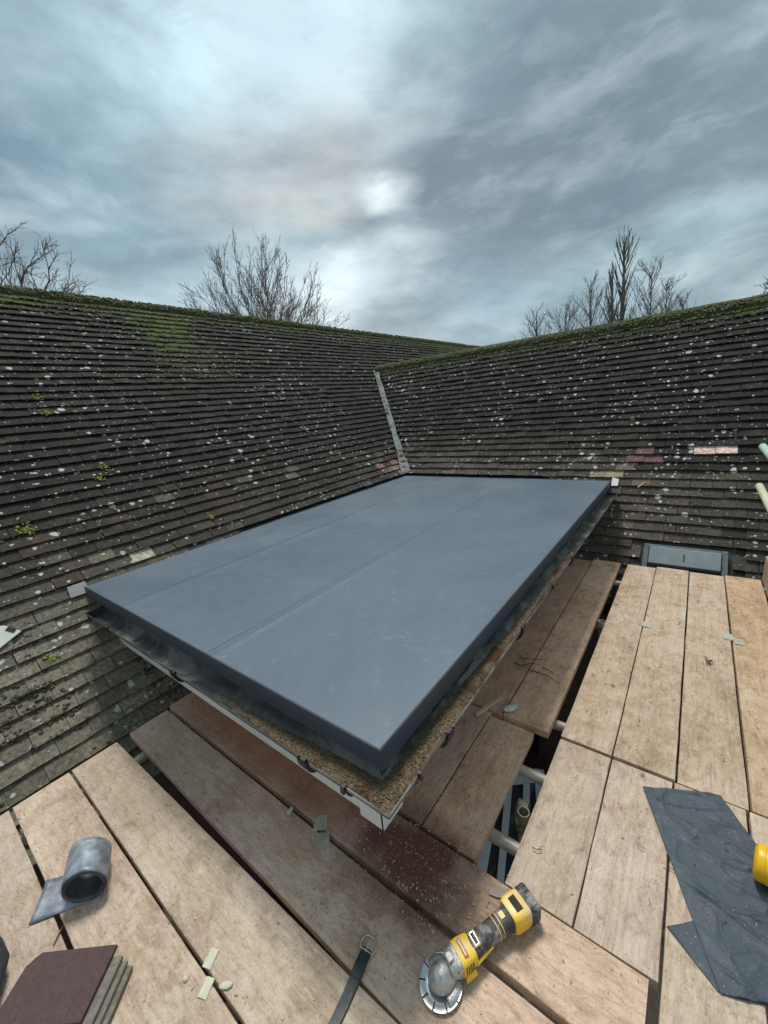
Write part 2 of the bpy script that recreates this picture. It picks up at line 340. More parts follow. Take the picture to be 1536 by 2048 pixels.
M = {}
M['tile'] = mat_tile(); M['board'] = mat_board(); M['membrane'] = mat_membrane()
M['trim'] = simple('dark_membrane_trim', (.052, .058, .072), .62, vary=.08, scale=6, bs=.05)
M['gutter'] = simple('black_gutter_plastic', (.045, .048, .050), .36, vary=.4, scale=14, bs=.1, dirt=(.24, .25, .235), dirt_amt=.7)
M['bracket'] = simple('black_bracket', (.012, .013, .014), .45)
M['white'] = simple('white_fascia_plastic', (.78, .79, .78), .4, vary=.03, scale=8, bs=.03, dirt=(.5, .5, .46), dirt_amt=.35)
M['felt'] = simple('old_black_felt', (.028, .03, .032), .8, vary=.5, scale=90, bs=.4, bd=.004, dirt=(.10, .105, .10), dirt_amt=.4)
M['lead'] = simple('lead_sheet', (.31, .35, .40), .48, .35, vary=.35, scale=22, bs=.5, bd=.004, dirt=(.13, .15, .18), dirt_amt=.75)
M['leadshade'] = simple('shaded_inner_lead', (.10, .11, .13), .5, .3, vary=.25, scale=20)  # darker copy of the lead: shade inside the roll put into the colour
M['bright'] = simple('bright_lead', (.26, .25, .25), .45, .2, vary=.1, scale=10)
M['valley'] = simple('valley_lead', (.30, .32, .33), .6, .1, vary=.25, scale=9, bs=.3, dirt=(.13, .14, .11), dirt_amt=.6, kind='Position')
M['galv'] = simple('galvanised_tube', (.46, .45, .38), .5, .25, vary=.18, scale=16, dirt=(.16, .12, .07), dirt_amt=.8)
M['coupler'] = simple('rusty_coupler', (.30, .27, .21), .6, .4, vary=.4, scale=40, dirt=(.12, .06, .03), dirt_amt=.8)
M['greentube'] = simple('green_painted_tube', (.50, .66, .52), .5, 0, vary=.1, scale=20)
M['cream'] = simple('cream_painted_tube', (.70, .67, .52), .5, 0, vary=.1, scale=20, dirt=(.4, .36, .25), dirt_amt=.4)
M['alu'] = simple('grey_window_frame', (.50, .55, .57), .35, .1, vary=.06, scale=12)
M['moss'] = simple('moss_green', (.15, .16, .055), .95, 0, vary=.8, scale=45, bs=.8, bd=.01, kind='Position')
M['mossbrown'] = simple('brown_dry_moss', (.085, .072, .048), .98, 0, vary=.65, scale=50, bs=.8, bd=.01, kind='Position')
M['bark'] = simple('bark', (.19, .155, .15), .9, 0, vary=.3, scale=3)
M['barkmid'] = simple('poplar_bark', (.18, .155, .14), .9, 0, vary=.3, scale=3)
M['barkpale'] = simple('pale_bark', (.20, .19, .185), .9, 0, vary=.3, scale=3)
M['brick'] = simple('paving_brick', (.085, .034, .027), .85, 0, vary=.45, scale=18, kind='Position')
M['mortar'] = simple('paving_sand', (.36, .27, .22), .95, 0, vary=.2, scale=40)
M['wallbrick'] = simple('wall_brick', (.075, .042, .032), .85, 0, vary=.4, scale=15, kind='Position')
M['grass'] = simple('lawn', (.05, .075, .025), .95, 0, vary=.4, scale=2, kind='Position')
M['under'] = simple('roofing_underlay', (.03, .03, .03), .95, 0, vary=.3, scale=10)
M['yellow'] = simple('yellow_tool_plastic', (.93, .58, .045), .42, 0, vary=.12, scale=30, dirt=(.74, .64, .44), dirt_amt=.6)
M['yellowtub'] = simple('yellow_tub_plastic', (.90, .52, .01), .38, 0, vary=.05, scale=8)
M['blackrub'] = simple('black_rubber_grip', (.045, .047, .05), .6, 0, vary=.3, scale=60, dirt=(.36, .34, .31), dirt_amt=.75)
M['metal'] = simple('dusty_cast_metal', (.50, .51, .52), .45, .7, vary=.45, scale=70, bs=.9, bd=.004, dirt=(.50, .49, .46), dirt_amt=.7)
M['disc'] = simple('diamond_disc_steel', (.58, .64, .65), .32, .65, vary=.12, scale=20, dirt=(.5, .53, .52), dirt_amt=.6)
M['darkslot'] = simple('dark_slot', (.012, .012, .013), .7)
M['sticker'] = simple('red_sticker', (.20, .03, .03), .4)
M['stickery'] = simple('yellow_print', (.85, .55, .12), .4)
M['leather'] = simple('black_leather', (.020, .030, .036), .5, 0, vary=.3, scale=60, bs=.35, bd=.002, dirt=(.05, .065, .07), dirt_amt=.6)
M['buckle'] = simple('steel_buckle', (.62, .58, .50), .3, .85, vary=.12, scale=60)
M['purple'] = simple('purple_brown_tile', (.085, .052, .050), .85, 0, vary=.3, scale=160, bs=.5, bd=.002, dirt=(.13, .085, .075), dirt_amt=.35)
M['slate'] = simple('grey_weathered_tile_edge', (.20, .18, .15), .9, 0, vary=.35, scale=80, bs=.5)
M['chip'] = simple('pale_green_packer', (.44, .46, .37), .8, 0, vary=.2, scale=40, dirt=(.3, .28, .2), dirt_amt=.5)
M['chippale'] = simple('cream_packer', (.62, .62, .48), .8, 0, vary=.15, scale=40)
M['bag'] = simple('dark_canvas', (.025, .034, .036), .9, 0, vary=.7, scale=18, bs=.6, bd=.004)
M['splinter'] = simple('raw_timber', (.62, .47, .32), .85, 0, vary=.2, scale=40)
M['twig'] = simple('dry_twig', (.13, .085, .05), .9, 0, vary=.4, scale=30)
M['whitechip'] = simple('white_plaster', (.72, .69, .62), .9, 0, vary=.2, scale=60, dirt=(.3, .26, .2), dirt_amt=.5)
M['case'] = simple('off_white_plastic', (.66, .70, .64), .5, 0, vary=.06, scale=20)
def mat_glass():
    t = MT('window_glass'); return t.set((.02, .03, .035), .06, 0, spec=.8)
M['glass'] = mat_glass()
def mat_sheet():
    t = MT('dark_membrane_offcut'); co = t.co('Position')
    n = t.noise(co, 5, 6, .65, .8); c = t.mix(t.ramp(n, [(.3, 0.), (.7, 1.)]), (.045, .064, .082), (.075, .098, .12))
    d = t.ma('MULTIPLY', t.ramp(t.noise(co, 26, 7, .75, .6), [(.52, 0.), (.66, 1.)]), .38); c = t.mix(d, c, (.17, .18, .16))
    s2 = t.ramp(t.noise(co, 190, 2, .5), [(.70, 0.), (.73, 1.)]); c = t.mix(t.ma('MULTIPLY', s2, .7), c, (.5, .5, .46))
    return t.set(c, .60, 0, t.noise(co, 60, 4), .15, .002, spec=.35)
M['sheet'] = mat_sheet()
def mat_grit(name, a, b, c3, sc=170):
    t = MT(name); co = t.co('Position'); v = t.vor(co, sc); sp = N(t.t, 'ShaderNodeSeparateColor'); L(t.t, v.outputs['Color'], sp.inputs[0])
    c = t.mix(sp.outputs[0], a, b); c = t.mix(t.ramp(t.noise(co, 7, 4, .6, .8), [(.50, 0.), (.60, 1.)]), c, c3)
    return t.set(c, .85, 0, v.outputs['Distance'], .8, .004)
M['grit'] = mat_grit('gutter_sand_and_grit', (.03, .024, .014), (.27, .20, .12), (.085, .045, .016), 300)
M['chips'] = mat_grit('loose_chippings', (.42, .32, .23), (.80, .66, .50), (.40, .27, .18), 300)

# ------------------------------------------------------------------ ground
g = MB(); g.add([(-400, -400, -3.06), (400, -400, -3.06), (400, 400, -3.06), (-400, 400, -3.06)], [(0, 1, 2, 3)])
tag(g.build('ground', M['grass']), kind='structure')
pav = MB(); pav.add([(-8, -2, -3.008), (3, -2, -3.008), (3, 12, -3.008), (-8, 12, -3.008)], [(0, 1, 2, 3)])
pavo = tag(pav.build('pavement', M['mortar']), kind='structure')
# herringbone bricks, built where the gaps between the boards show the ground
bm_ = MB(); bm_.box((0, 0, 0), (.0955, .0450, .012)); bmesh_brick = bm_.mesh('brick'); bmesh_brick.materials.append(M['brick'])
def seen_gap(p):
    x, y = pj(p)
    return (925 < x < 1260 and 1120 < y < 1790) or (240 < x < 1150 and abs(y - (1490 + (x - 270) * 1.05)) < 60) or (0 < x < 800 and abs(y - (1545 + (x - 142) * 1.43)) < 22)
bl = []
bw = .1
for i in range(-75, 60):
    for j in range(-75, 75):
        # herringbone: unit of one lying and one standing brick, stepped diagonally
        bx = i * bw + j * bw; by = -i * bw + j * bw if False else 0
cell = []
for k in range(-90, 90):
    for n_ in range(-45, 45):
        ox = k * bw + n_ * 2 * bw * 1.0; oy = k * bw - n_ * 2 * bw
        cell.append((ox + bw, oy + bw / 2, 0)); cell.append((ox + bw / 2, oy + bw * 2 , 1))
rot45 = math.radians(45)
for (x, y, r) in cell:
    X = -2.5 + x * math.cos(rot45) - y * math.sin(rot45); Y = 4.0 + x * math.sin(rot45) + y * math.cos(rot45)
    if not (-7 < X < .5 and -1 < Y < 11): continue
    if seen_gap((X, Y, -3)): bl.append((math.hypot(X, Y), X, Y, r))
bl.sort()
rest = MB()
for idx, (d, X, Y, r) in enumerate(bl):
    a = rot45 + r * math.pi / 2; z = -3.0 + RND.uniform(-.003, .003)
    if idx < 290:
        o = link(bpy.data.objects.new('brick', bmesh_brick)); o.location = (X, Y, z); o.rotation_euler = (0, 0, a); o.parent = pavo
    else: rest.box((X, Y, z), (.0955, .0450, .012), (math.cos(a), math.sin(a), 0), (-math.sin(a), math.cos(a), 0))
if rest.v: tag(rest.build('paving_bricks', M['brick'], pavo), kind='stuff')

# ------------------------------------------------------------------ tiled roofs
XL, YB, Z0 = -3.40, 4.85, .62
r2 = math.sqrt(.5)
GA, TW = .1, .165
V_L = 2.60 / r2; V_R = 1.72 / r2
wing_inside = lambda p: (p[1] > YB + (p[2] - Z0) - .02) and (p[1] < 2 * (YB + 1.72) - YB - (p[2] - Z0)) and p[2] - Z0 < 1.70
class Slope:
    def __init__(s, O, U, P, Nn): s.O = Vector(O); s.U = Vector(U); s.P = Vector(P); s.N = Vector(Nn)
    def pt(s, u, v, h=0): return s.O + s.U * u + s.P * v + s.N * h
SL = Slope((XL, 0, Z0), (0, 1, 0), (-r2, 0, r2), (r2, 0, r2))
SR = Slope((0, YB, Z0), (1, 0, 0), (0, r2, r2), (0, -r2, r2))
def fnoise(*a): return mnoise.noise(Vector(a))
def tile_verts(sl, u, v, w, ln, skew, lift):
    vs = []
    t = .0115; h0 = .052 + lift
    top = [(-w, 0, h0), (w, 0, h0 + skew), (w, ln, h0 - ln / GA * .0190 + skew), (-w, ln, h0 - ln / GA * .0190)]
    for (a, b, h) in top: vs.append(sl.pt(u + a, v + b, h - t))
    for (a, b, h) in top: vs.append(sl.pt(u + a, v + b, h))
    return vs
TF = [(3, 2, 1, 0), (4, 5, 6, 7), (0, 1, 5, 4), (1, 2, 6, 5), (2, 3, 7, 6), (3, 0, 4, 7)]
def px_area(vs):
    p = [pj(v) for v in (vs[4], vs[5], vs[4].lerp(vs[7], .5), vs[5].lerp(vs[6], .5))]
    if p[0][0] < -1e6: return 0
    if not (-40 < p[0][0] < 1576 and -40 < p[0][1] < 2100): return 0
    a, b, d, c = p
    return abs((c[0] - a[0]) * (d[1] - b[1]) - (c[1] - a[1]) * (d[0] - b[0])) / 2

SPEC_L = [((150, 1112), srgb(92, 76, 78), 'plain purple-brown replacement tile'), ((283, 1101), srgb(196, 190, 170), 'pale grey lichened tile at the flat roof edge'),
          ((782, 930), srgb(150, 112, 104), 'reddish tile beside the valley'), ((792, 938), srgb(160, 122, 112), 'reddish tile beside the valley'), ((800, 944), srgb(170, 132, 122), None), ((775, 944), srgb(120, 96, 92), None), ((765, 935), srgb(140, 108, 100), None),
          ((200, 1100), srgb(118, 114, 98), None)]
SPEC_R = [((1404, 892), (.90, .62, .58), 'clean pale pink replacement tile'), ((1447, 890), (.92, .65, .61), 'clean pale pink replacement tile'),
          ((1287, 892), srgb(122, 92, 96), 'plain purple-pink replacement tile'), ((1266, 909), srgb(116, 88, 90), 'plain purple-pink replacement tile'), ((1304, 909), srgb(122, 92, 96), 'plain purple-pink replacement tile'),
          ((1226, 943), srgb(170, 155, 132), 'pale sandy weathered tile'), ((1192, 945), srgb(150, 138, 118), 'pale sandy weathered tile'), ((1245, 929), srgb(120, 108, 96), None), ((1279, 961), srgb(118, 106, 92), None)]
def make_slope(root, sl, vmax, vmin, urange, inside, spec, which, skip):
    under = MB()
    tiles = []
    k0 = math.floor(vmin / GA)
    for k in range(k0, int(vmax / GA) + 1):
        v = k * GA + .0
        j0 = int(urange[0] / TW); j1 = int(urange[1] / TW)
        for j in range(j0, j1 + 1):
            u = (j + .5 * (k % 2)) * TW
            if not inside(u, v): continue
            vj = v + RND.gauss(0, .0022); uj = u + RND.gauss(0, .0012)
            ln = .2 if v + .2 < vmax + .05 else .12
            vs = tile_verts(sl, uj, vj, TW / 2 - RND.uniform(.0006, .0020), ln, RND.gauss(0, .0022), abs(RND.gauss(0, .0028)))
            c = sl.pt(u, v)
            if skip(u, v): continue
            # base colour of the tile: dark concrete, browner and paler near the flat roof and low on the slope
            tone = RND.uniform(.76, 1.22)
            if which == 'L':
                low = max(0, min(1, (.75 - v) / .7)); low2 = max(0, min(1, (.05 - v) / .4)) if u < 1.5 else 0
                n = .5 + .5 * fnoise(u * .9, v * .9, 3.3)
                b = low * (.35 + .65 * n)
                col = np.array([.023, .0215, .0195]) * (1 - b) + np.array([.080, .068, .055]) * b
                if low > .25 and RND.random() < .09: col = np.array([.080, .052, .046]) * RND.uniform(.7, 1.2)
                if low > .25 and RND.random() < .06: col = np.array([.11, .10, .082]) * RND.uniform(.8, 1.2)
                col = col * (1 - low2) + np.array([.215, .195, .155]) * low2
                moss = max(0, (v - (vmax - .42)) / .42) * .75 + max(0, fnoise(u * 1.3, v * 1.3, 9.1) - .12) * .9 + .10 * max(0, min(1, (v - 1.6) / 1.6))
                moss += 1.2 * math.exp(-((u - 2.85) / .38) ** 2) * max(0, min(1, (v - 2.2) / .6)) * (.5 + fnoise(u * 5, v * 5, 2))
                if u > 8: moss += min(.5, (u - 8) * .14)
                if low2 > 0: moss += .12 * low2
            else:
                low = max(0, min(1, (.75 - v) / .7)); side = max(0, min(1, (.9 - u) / 1.0)) if v < .1 else max(0, min(1, (-.25 - u) / .5))
                n = .5 + .5 * fnoise(u * 1.1, v * 1.1, 13.3)
                b = low * side * (.45 + .55 * n)
                col = np.array([.021, .0205, .020]) * (1 - b) + np.array([.128, .108, .090]) * b
                if b > .3 and RND.random() < .2: col = col * RND.uniform(.55, 1.5)
                moss = max(0, (v - (vmax - .38)) / .38) * .8 + max(0, fnoise(u * 1.3, v * 1.3, 5.1) - .3) * .6
            tiles.append([px_area(vs), vs, tuple(col * tone), min(1, moss), c, None])
    # tiles the photograph singles out by colour
    for (px, py), colr, lab in spec:
        best = min(tiles, key=lambda t: (lambda q: (q[0] - px) ** 2 + (q[1] - py) ** 2)(pj((t[1][4] + t[1][5]) / 2 * .5 + (t[1][4].lerp(t[1][7], .5) + t[1][5].lerp(t[1][6], .5)) / 2 * .5)))
        best[2] = colr; best[3] = -.45; best[5] = lab or ''
        best[0] = max(best[0], 1e7)
    tiles.sort(key=lambda t: -t[0])
    sp = root
    far = MB()
    for i, (a, vs, col, moss, c, lab) in enumerate(tiles):
        if i < 298 and a > 0:
            b = MB(); b.add(vs, TF, col, moss); o = b.build('roof_tile', M['tile'], sp)
            if lab: o['label'] = lab
        else: far.add(vs, TF, col, moss)
    tag(far.build('roof_tiles', M['tile'], sp), kind='stuff')
    return tiles

# main house (left slope) -------------------------------------------------
house = empty('main_house', (-6, 4, -3), label='long dark tiled roof with mossy ridge rising on the left of the flat roof', cat='house')
house.matrix_world = Matrix.Identity(4); house.location = (0, 0, 0)
GABLE = 13.7
def inL(u, v):
    p = SL.pt(u, v)
    if wing_inside((p.x, p.y, p.z)): return False
    if u > .95 and v < -.06 and u > 2.3 - 0.0: return False
    if v < -.06 and u > 2.0: return False
    if v < -.02 and u > YB - .1: return False
    return True
tl = make_slope(house, SL, V_L - .02, -1.32, (-3.0, GABLE), inL, SPEC_L, 'L', lambda u, v: False)
b = MB(); P_ = lambda u, v: SL.pt(u, v, -.02)
b.add([P_(-3, -1.30), P_(2.2, -1.30), P_(2.2, V_L), P_(-3, V_L), P_(2.2, -.1), P_(GABLE, -.1), P_(GABLE, V_L)], [(0, 1, 2, 3), (4, 5, 6, 2)])
b.build('roof_underlay', M['under'], house)
b = MB(); xr = XL - 2.60; zr = Z0 + 2.60
b.add([(xr, -3, zr - .03), (xr, GABLE, zr - .03), (xr - 3.6, GABLE, zr - 3.6), (xr - 3.6, -3, zr - 3.6)], [(0, 1, 2, 3)])
b.build('rear_slope', M['tile'], house)
b = MB(); xe = XL + .62 + .3; b.box((xr, (GABLE - 3) / 2 - .1, -1.65), (2.85, (GABLE + 3) / 2 - .2, 1.33)); b.build('wall', M['wallbrick'], house)
b = MB(); b.add([(xr - 2.9, GABLE - .06, -.4), (xr + 2.9, GABLE - .06, -.4), (xr, GABLE - .06, zr - .06)], [(0, 1, 2)]); b.build('gable', M['wallbrick'], house)
def ridge(root, p0, d, n, side):
    d = Vector(d); side = Vector(side)
    for i in range(n):
        b = MB(); ln = .455; r = .118 + RND.uniform(-.003, .003); vs = []; seg = 10
        dz = RND.gauss(0, .004); o0 = Vector(p0) + d * (i * .45) + Vector((0, 0, dz))
        for q, rr in ((0, r), (ln, r - .006)):
            for t in (0, .014):
                for k in range(seg + 1):
                    an = math.pi * (-.04 + 1.08 * k / seg)
                    vs.append(o0 + d * q + side * math.cos(an) * (rr - t) + Vector((0, 0, math.sin(an) * (rr - t) * .92)))
        w = seg + 1; fs = []
        for k in range(seg):
            fs += [(k, k + 1, 2 * w + k + 1, 2 * w + k), (w + k + 1, w + k, 3 * w + k, 3 * w + k + 1), (k + 1, k, w + k, w + k + 1), (2 * w + k, 2 * w + k + 1, 3 * w + k + 1, 3 * w + k)]
        b.add(vs, fs, (.055, .052, .045), .55)
        autosmooth(b.build('ridge_tile', M['tile'], root), 50)
ridge(house, (xr, -3, zr - .045), (0, 1, 0), int((GABLE + 3) / .45), (1, 0, 0))

# wing (right slope) --------------------------------------------------------
wing = empty('house_wing', label='dark tiled roof slope rising on the right behind the flat roof, speckled with white lichen', cat='house')
YR = YB + 1.72; ZR = Z0 + 1.72
SKY0, SKY1, SKV0, SKV1 = -.305, .30, -1.45, -.755       # roof window opening on the slope (u, v)
def inR(u, v):
    p = SR.pt(u, v)
    if p.x < XL - (p.z - Z0) + .045 and v > -.05: return False
    if v < -.06 and u < -1.35: return False
    if v < -1.45: return False
    return True
def skipR(u, v): return SKY0 - .09 < u < SKY1 + .09 and SKV0 - .1 < v + .05 < SKV1 + .03
tr = make_slope(wing, SR, V_R - .02, -1.45, (-5.3, 3.4), inR, SPEC_R, 'R', skipR)
b = MB(); Q_ = lambda u, v: SR.pt(u, v, -.02)
b.add([Q_(-1.4, -1.45), Q_(3.4, -1.45), Q_(3.4, V_R), Q_(-5.1, V_R), Q_(-3.4, 0), Q_(-1.4, 0)], [(0, 1, 2, 5), (5, 2, 3, 4)])
b.build('roof_underlay', M['under'], wing)
b = MB(); b.add([(-5.1, YR, ZR - .03), (3.4, YR, ZR - .03), (3.4, YR + 3, ZR - 3), (-3, YR + 3, ZR - 3)], [(0, 1, 2, 3)]); b.build('rear_slope', M['tile'], wing)
b = MB(); b.box((1.0, YR + .0, -1.85), (2.3, 2.25, 1.12)); b.build('wall', M['wallbrick'], wing)
ridge(wing, (XL - 1.66, YR, ZR - .045), (1, 0, 0), 20, (0, 1, 0))
# valley lining
b = MB(); vs = []
nseg = 26
for i in range(nseg + 1):
    t = -.02 + 1.66 * i / nseg; c = Vector((XL - t, YB + t, Z0 + t)); w = .085 + .016 * math.sin(i * 1.3) * (1 if i < 9 else .3) + (.03 if i < 4 else 0)
    for a in (-1, -.35, 0, .35, 1):
        d = Vector((0, -1, 0)) if a < 0 else Vector((1, 0, 0))
        vs.append(c + d * abs(a) * w * .75 + Vector((0, 0, .080 - .012 * (1 - abs(a)) + RND.uniform(-.003, .003))))
fs = [(i * 5 + k, i * 5 + k + 1, i * 5 + k + 6, i * 5 + k + 5) for i in range(nseg) for k in range(4)]
b.add(vs, fs); autosmooth(b.build('valley_lining', M['valley'], wing), 60)

# roof window in the right slope
RW = empty('roof_window', label='grey framed roof window half hidden behind the far board ends', cat='roof window')
def sbox(b, u0, u1, v0, v1, h0, h1, col=(1, 1, 1), sl=SR):
    b.box(sl.pt((u0 + u1) / 2, (v0 + v1) / 2, (h0 + h1) / 2), ((u1 - u0) / 2, (v1 - v0) / 2, (h1 - h0) / 2), sl.U, sl.P, sl.N, col)
M['rwframe'] = simple('roof_window_frame', (.14, .16, .17), .4)
for (u0, u1, v0, v1, h) in ((SKY0, SKY1, SKV1 - .025, SKV1, .075), (SKY0, SKY1, SKV0, SKV0 + .05, .06), (SKY0, SKY0 + .04, SKV0 + .052, SKV1 - .027, .075), (SKY1 - .04, SKY1, SKV0 + .052, SKV1 - .027, .075)):
    b = MB(); sbox(b, u0, u1, v0, v1, 0, h); b.build('frame', M['rwframe'], RW, bevel=.003)
b = MB(); sbox(b, SKY0 + .045, SKY1 - .045, SKV1 - .20, SKV1 - .03, .02, .095)
cov = b.build('top_cover', simple('pale_grey_cover', (.24, .29, .31), .35, .1, vary=.08, scale=12), RW, bevel=.006)
b = MB(); sbox(b, -.004, .004, SKV1 - .15, SKV1 - .08, .095, .10); b.build('vent_catch', M['darkslot'], RW)
b = MB(); sbox(b, SKY0 + .045, SKY1 - .045, SKV0 + .055, SKV1 - .205, .02, .05); b.build('pane', M['glass'], RW)
for (u0, u1, v0, v1) in ((SKY0 - .055, SKY0 - .004, SKV0 - .02, SKV1 + .06), (SKY1 + .004, SKY1 + .055, SKV0 - .02, SKV1 + .06), (SKY0 - .002, SKY1 + .002, SKV1 + .004, SKV1 + .06)):
    b = MB(); sbox(b, u0, u1, v0, v1, .012, .024); b.build('flashing', simple('dark_flashing', (.035, .036, .035), .5, .2), RW)

# ------------------------------------------------------------------ flat roof
FR = empty('flat_roof_extension', label='newly covered blue-grey rubber flat roof in the corner between the two tiled slopes', cat='flat roof')
RX, RY, RZ = -.689, .722, .62
# three overlapping membrane sheets; the seams step down by the sheet thickness
sx = [(-3.62, -2.66, .0), (-2.70, -1.66, .0022), (-1.70, RX, .0044)]
for i, (x0, x1, dz) in enumerate(sx):
    nx, ny = 60, 60; b = MB(); vs = []; yend = 5.05
    ofs = len(sx)
    for a in range(nx + 1):
        for c in range(ny + 1):
            fx = a / nx; x = x0 + (x1 - x0) * fx; y = RY + (yend - RY) * c / ny
            z = RZ - .0066 + dz + .0015 * fnoise(x * 1.8, y * 1.4, 4.4)
            if i > 0:                                   # small ridge where the sheet laps its neighbour
                dd = x - x0
                z += .0045 * math.exp(-((dd - .055) / .014) ** 2)
                if a == 0: x += .004 * fnoise(y * 3, 1, 1)
            vs.append((x, y, z))
    W_ = ny + 1
    b.add(vs, [(a * W_ + c, (a + 1) * W_ + c, (a + 1) * W_ + c + 1, a * W_ + c + 1) for a in range(nx) for c in range(ny)])
    o = b.build('membrane_sheet', M['membrane'], FR, smooth=True)
    if i > 0:
        e = MB(); vs = []
        for c in range(ny + 1):
            y = RY + (yend - RY) * c / ny; x = x0 + .004 * fnoise(y * 3, 1, 1); z = RZ - .0066 + dz + .0015 * fnoise(x0 * 1.8, y * 1.4, 4.4)
            vs += [(x - .0030, y, z - .0012), (x - .0014, y, z + .0006), (x + .0008, y, z + .0008)]
        e.add(vs, [(c * 3 + k, c * 3 + k + 1, c * 3 + k + 4, c * 3 + k + 3) for c in range(ny) for k in range(2)])
        e.build('seam_shadow_edge', M['under'], FR, smooth=True)  # dark adhesive bead that also paints in the shadow of the cut edge
b = MB(); b.box(((RX - 3.42) / 2, (RY + 4.9) / 2, RZ - .045), ((RX + 3.42) / 2 - .02, (4.9 - RY) / 2 - .02, .034)); b.build('roof_deck', M['under'], FR)
# dark edge trim on the two open sides, with a slight arris
def trim(x0, y0, x1, y1, inward):
    b = MB(); prof = [(.000, .004), (-.012, .009), (.006, .0055), (.0095, -.002), (.0095, -.062), (.014, -.070), (.010, -.073), (.001, -.073)]
    prof = [(-.002, .0008), (.001, .0028), (.004, .0032), (.007, .0006), (.0095, -.052), (.014, -.060), (.011, -.062), (.0, -.062)]
    inw = Vector(inward); vs = []; n = 24; p0 = Vector((x0, y0, RZ)); p1 = Vector((x1, y1, RZ))
    dr = (p1 - p0).normalized()
    for i in range(n + 1):
        for (o_, z) in prof:
            p = p0.lerp(p1, i / n)
            if i == 0: p = p - dr * o_ * 1.0                # mitre at the outer corner
            w = .0012 * fnoise(i * .7, x0 + o_ * 3, y0)
            vs.append(p - inw * (o_ + w) + Vector((0, 0, z + w)))
    k = len(prof); b.add(vs, [(i * k + j, i * k + (j + 1) % k, (i + 1) * k + (j + 1) % k, (i + 1) * k + j) for i in range(n) for j in range(k)])
    autosmooth(b.build('edge_trim', M['trim'], FR), 50)
trim(RX, RY, -3.44, RY, (0, 1, 0)); trim(RX, RY, RX, 4.84, (-1, 0, 0))
# eaves felt hanging behind the gutters
for (p0, p1, out) in (((-.70, RY + .008), (-3.0, RY + .008), (0, -1)), ((RX - .008, .72), (RX - .008, 4.6), (1, 0))):
    b = MB(); vs = []; n = 60
    for i in range(n + 1):
        f_ = i / n; x = p0[0] + (p1[0] - p0[0]) * f_; y = p0[1] + (p1[1] - p0[1]) * f_
        for q in range(4):
            o_ = (-.004 + .006 * q) + .003 * fnoise(i * .5, q, 2); z = RZ - .058 - .029 * q + .003 * fnoise(i * .8, q, 7)
            vs.append((x + out[0] * o_, y + out[1] * o_, z))
    b.add(vs, [(i * 4 + q, i * 4 + q + 1, i * 4 + q + 5, i * 4 + q + 4) for i in range(n) for q in range(3)])
    b.build('eaves_felt', M['felt'], FR, smooth=True)
# white fascia, soffit, corner trim
FX, FY, FZ0, FZ1 = RX - .055, RY + .03, .25, .545
b = MB(); b.box(((FX - 3.0) / 2 - .0, FY + .009, (FZ0 + FZ1) / 2), ((FX + 3.0) / 2 - .001, .009, (FZ1 - FZ0) / 2)); b.build('fascia', M['white'], FR, bevel=.0015)
b = MB(); b.box((FX - .009, (FY + 4.45) / 2 + .0, (FZ0 + FZ1) / 2), (.009, (4.45 - FY) / 2, (FZ1 - FZ0) / 2)); b.build('fascia', M['white'], FR, bevel=.0015)
b = MB(); b.box(((FX - 2.95) / 2, FY + .37, FZ0 + .014), ((FX + 2.95) / 2 - .02, .35, .006)); b.build('soffit', M['white'], FR)
b = MB(); b.box((FX - .37, (FY + 4.4) / 2 + .37, FZ0 + .014), (.35, (4.4 - FY) / 2 - .37, .006)); b.build('soffit', M['white'], FR)
b = MB(); b.box((FX - .045, FY - .004, FZ0 + .135), (.052, .004, .15)); b.box((FX + .004, FY + .048, FZ0 + .135), (.004, .056, .15)); b.build('corner_trim', M['white'], FR)
for (c, h) in (((-2.35, 1.62, -1.38), (.87, .10, 1.62)), ((-1.85, 3.1, -1.38), (.10, 1.5, 1.62))):
    b = MB(); b.box(c, h); b.build('wall', M['wallbrick'], FR)

# gutters --------------------------------------------------------------------
GR, GZ = .054, .535
gx = RX + .045 + .0; gy = RY - .047     # trough centre lines
def gutter_run(name, p0, p1, out, label, mitre0=True):
    o0 = empty(name, label=label, cat='gutter')
    p0 = Vector(p0); p1 = Vector(p1); d = (p1 - p0).normalized(); out = Vector(out); n = 40
    prof = []
    for k in range(13):
        an = math.pi * (1 + k / 12); prof.append((math.cos(an) * GR, math.sin(an) * GR))
    outer = [(a * 1.0, b_) for a, b_ in prof] + [(GR, .004), (GR + .004, .003), (GR + .004, -.007)]
    th = [(a * (GR - .003) / GR, b_ * (GR - .003) / GR) for a, b_ in prof]
    ring = outer + th[::-1] + [(-GR - .004, .006)] if False else outer + th[::-1]
    b = MB(); vs = []; K = len(ring)
    for i in range(n + 1):
        for (a, z) in ring:
            base_ = p0.lerp(p1, i / n)
            if i == 0 and mitre0: base_ = base_ + d * (-a)
            vs.append(base_ + out * a + Vector((0, 0, z + .0012 * math.sin(i * .9))))
    b.add(vs, [(i * K + j, (i + 1) * K + j, (i + 1) * K + (j + 1) % K, i * K + (j + 1) % K) for i in range(n) for j in range(K)])
    autosmooth(b.build('trough', M['gutter'], o0), 50)
    return o0, p0, d, out
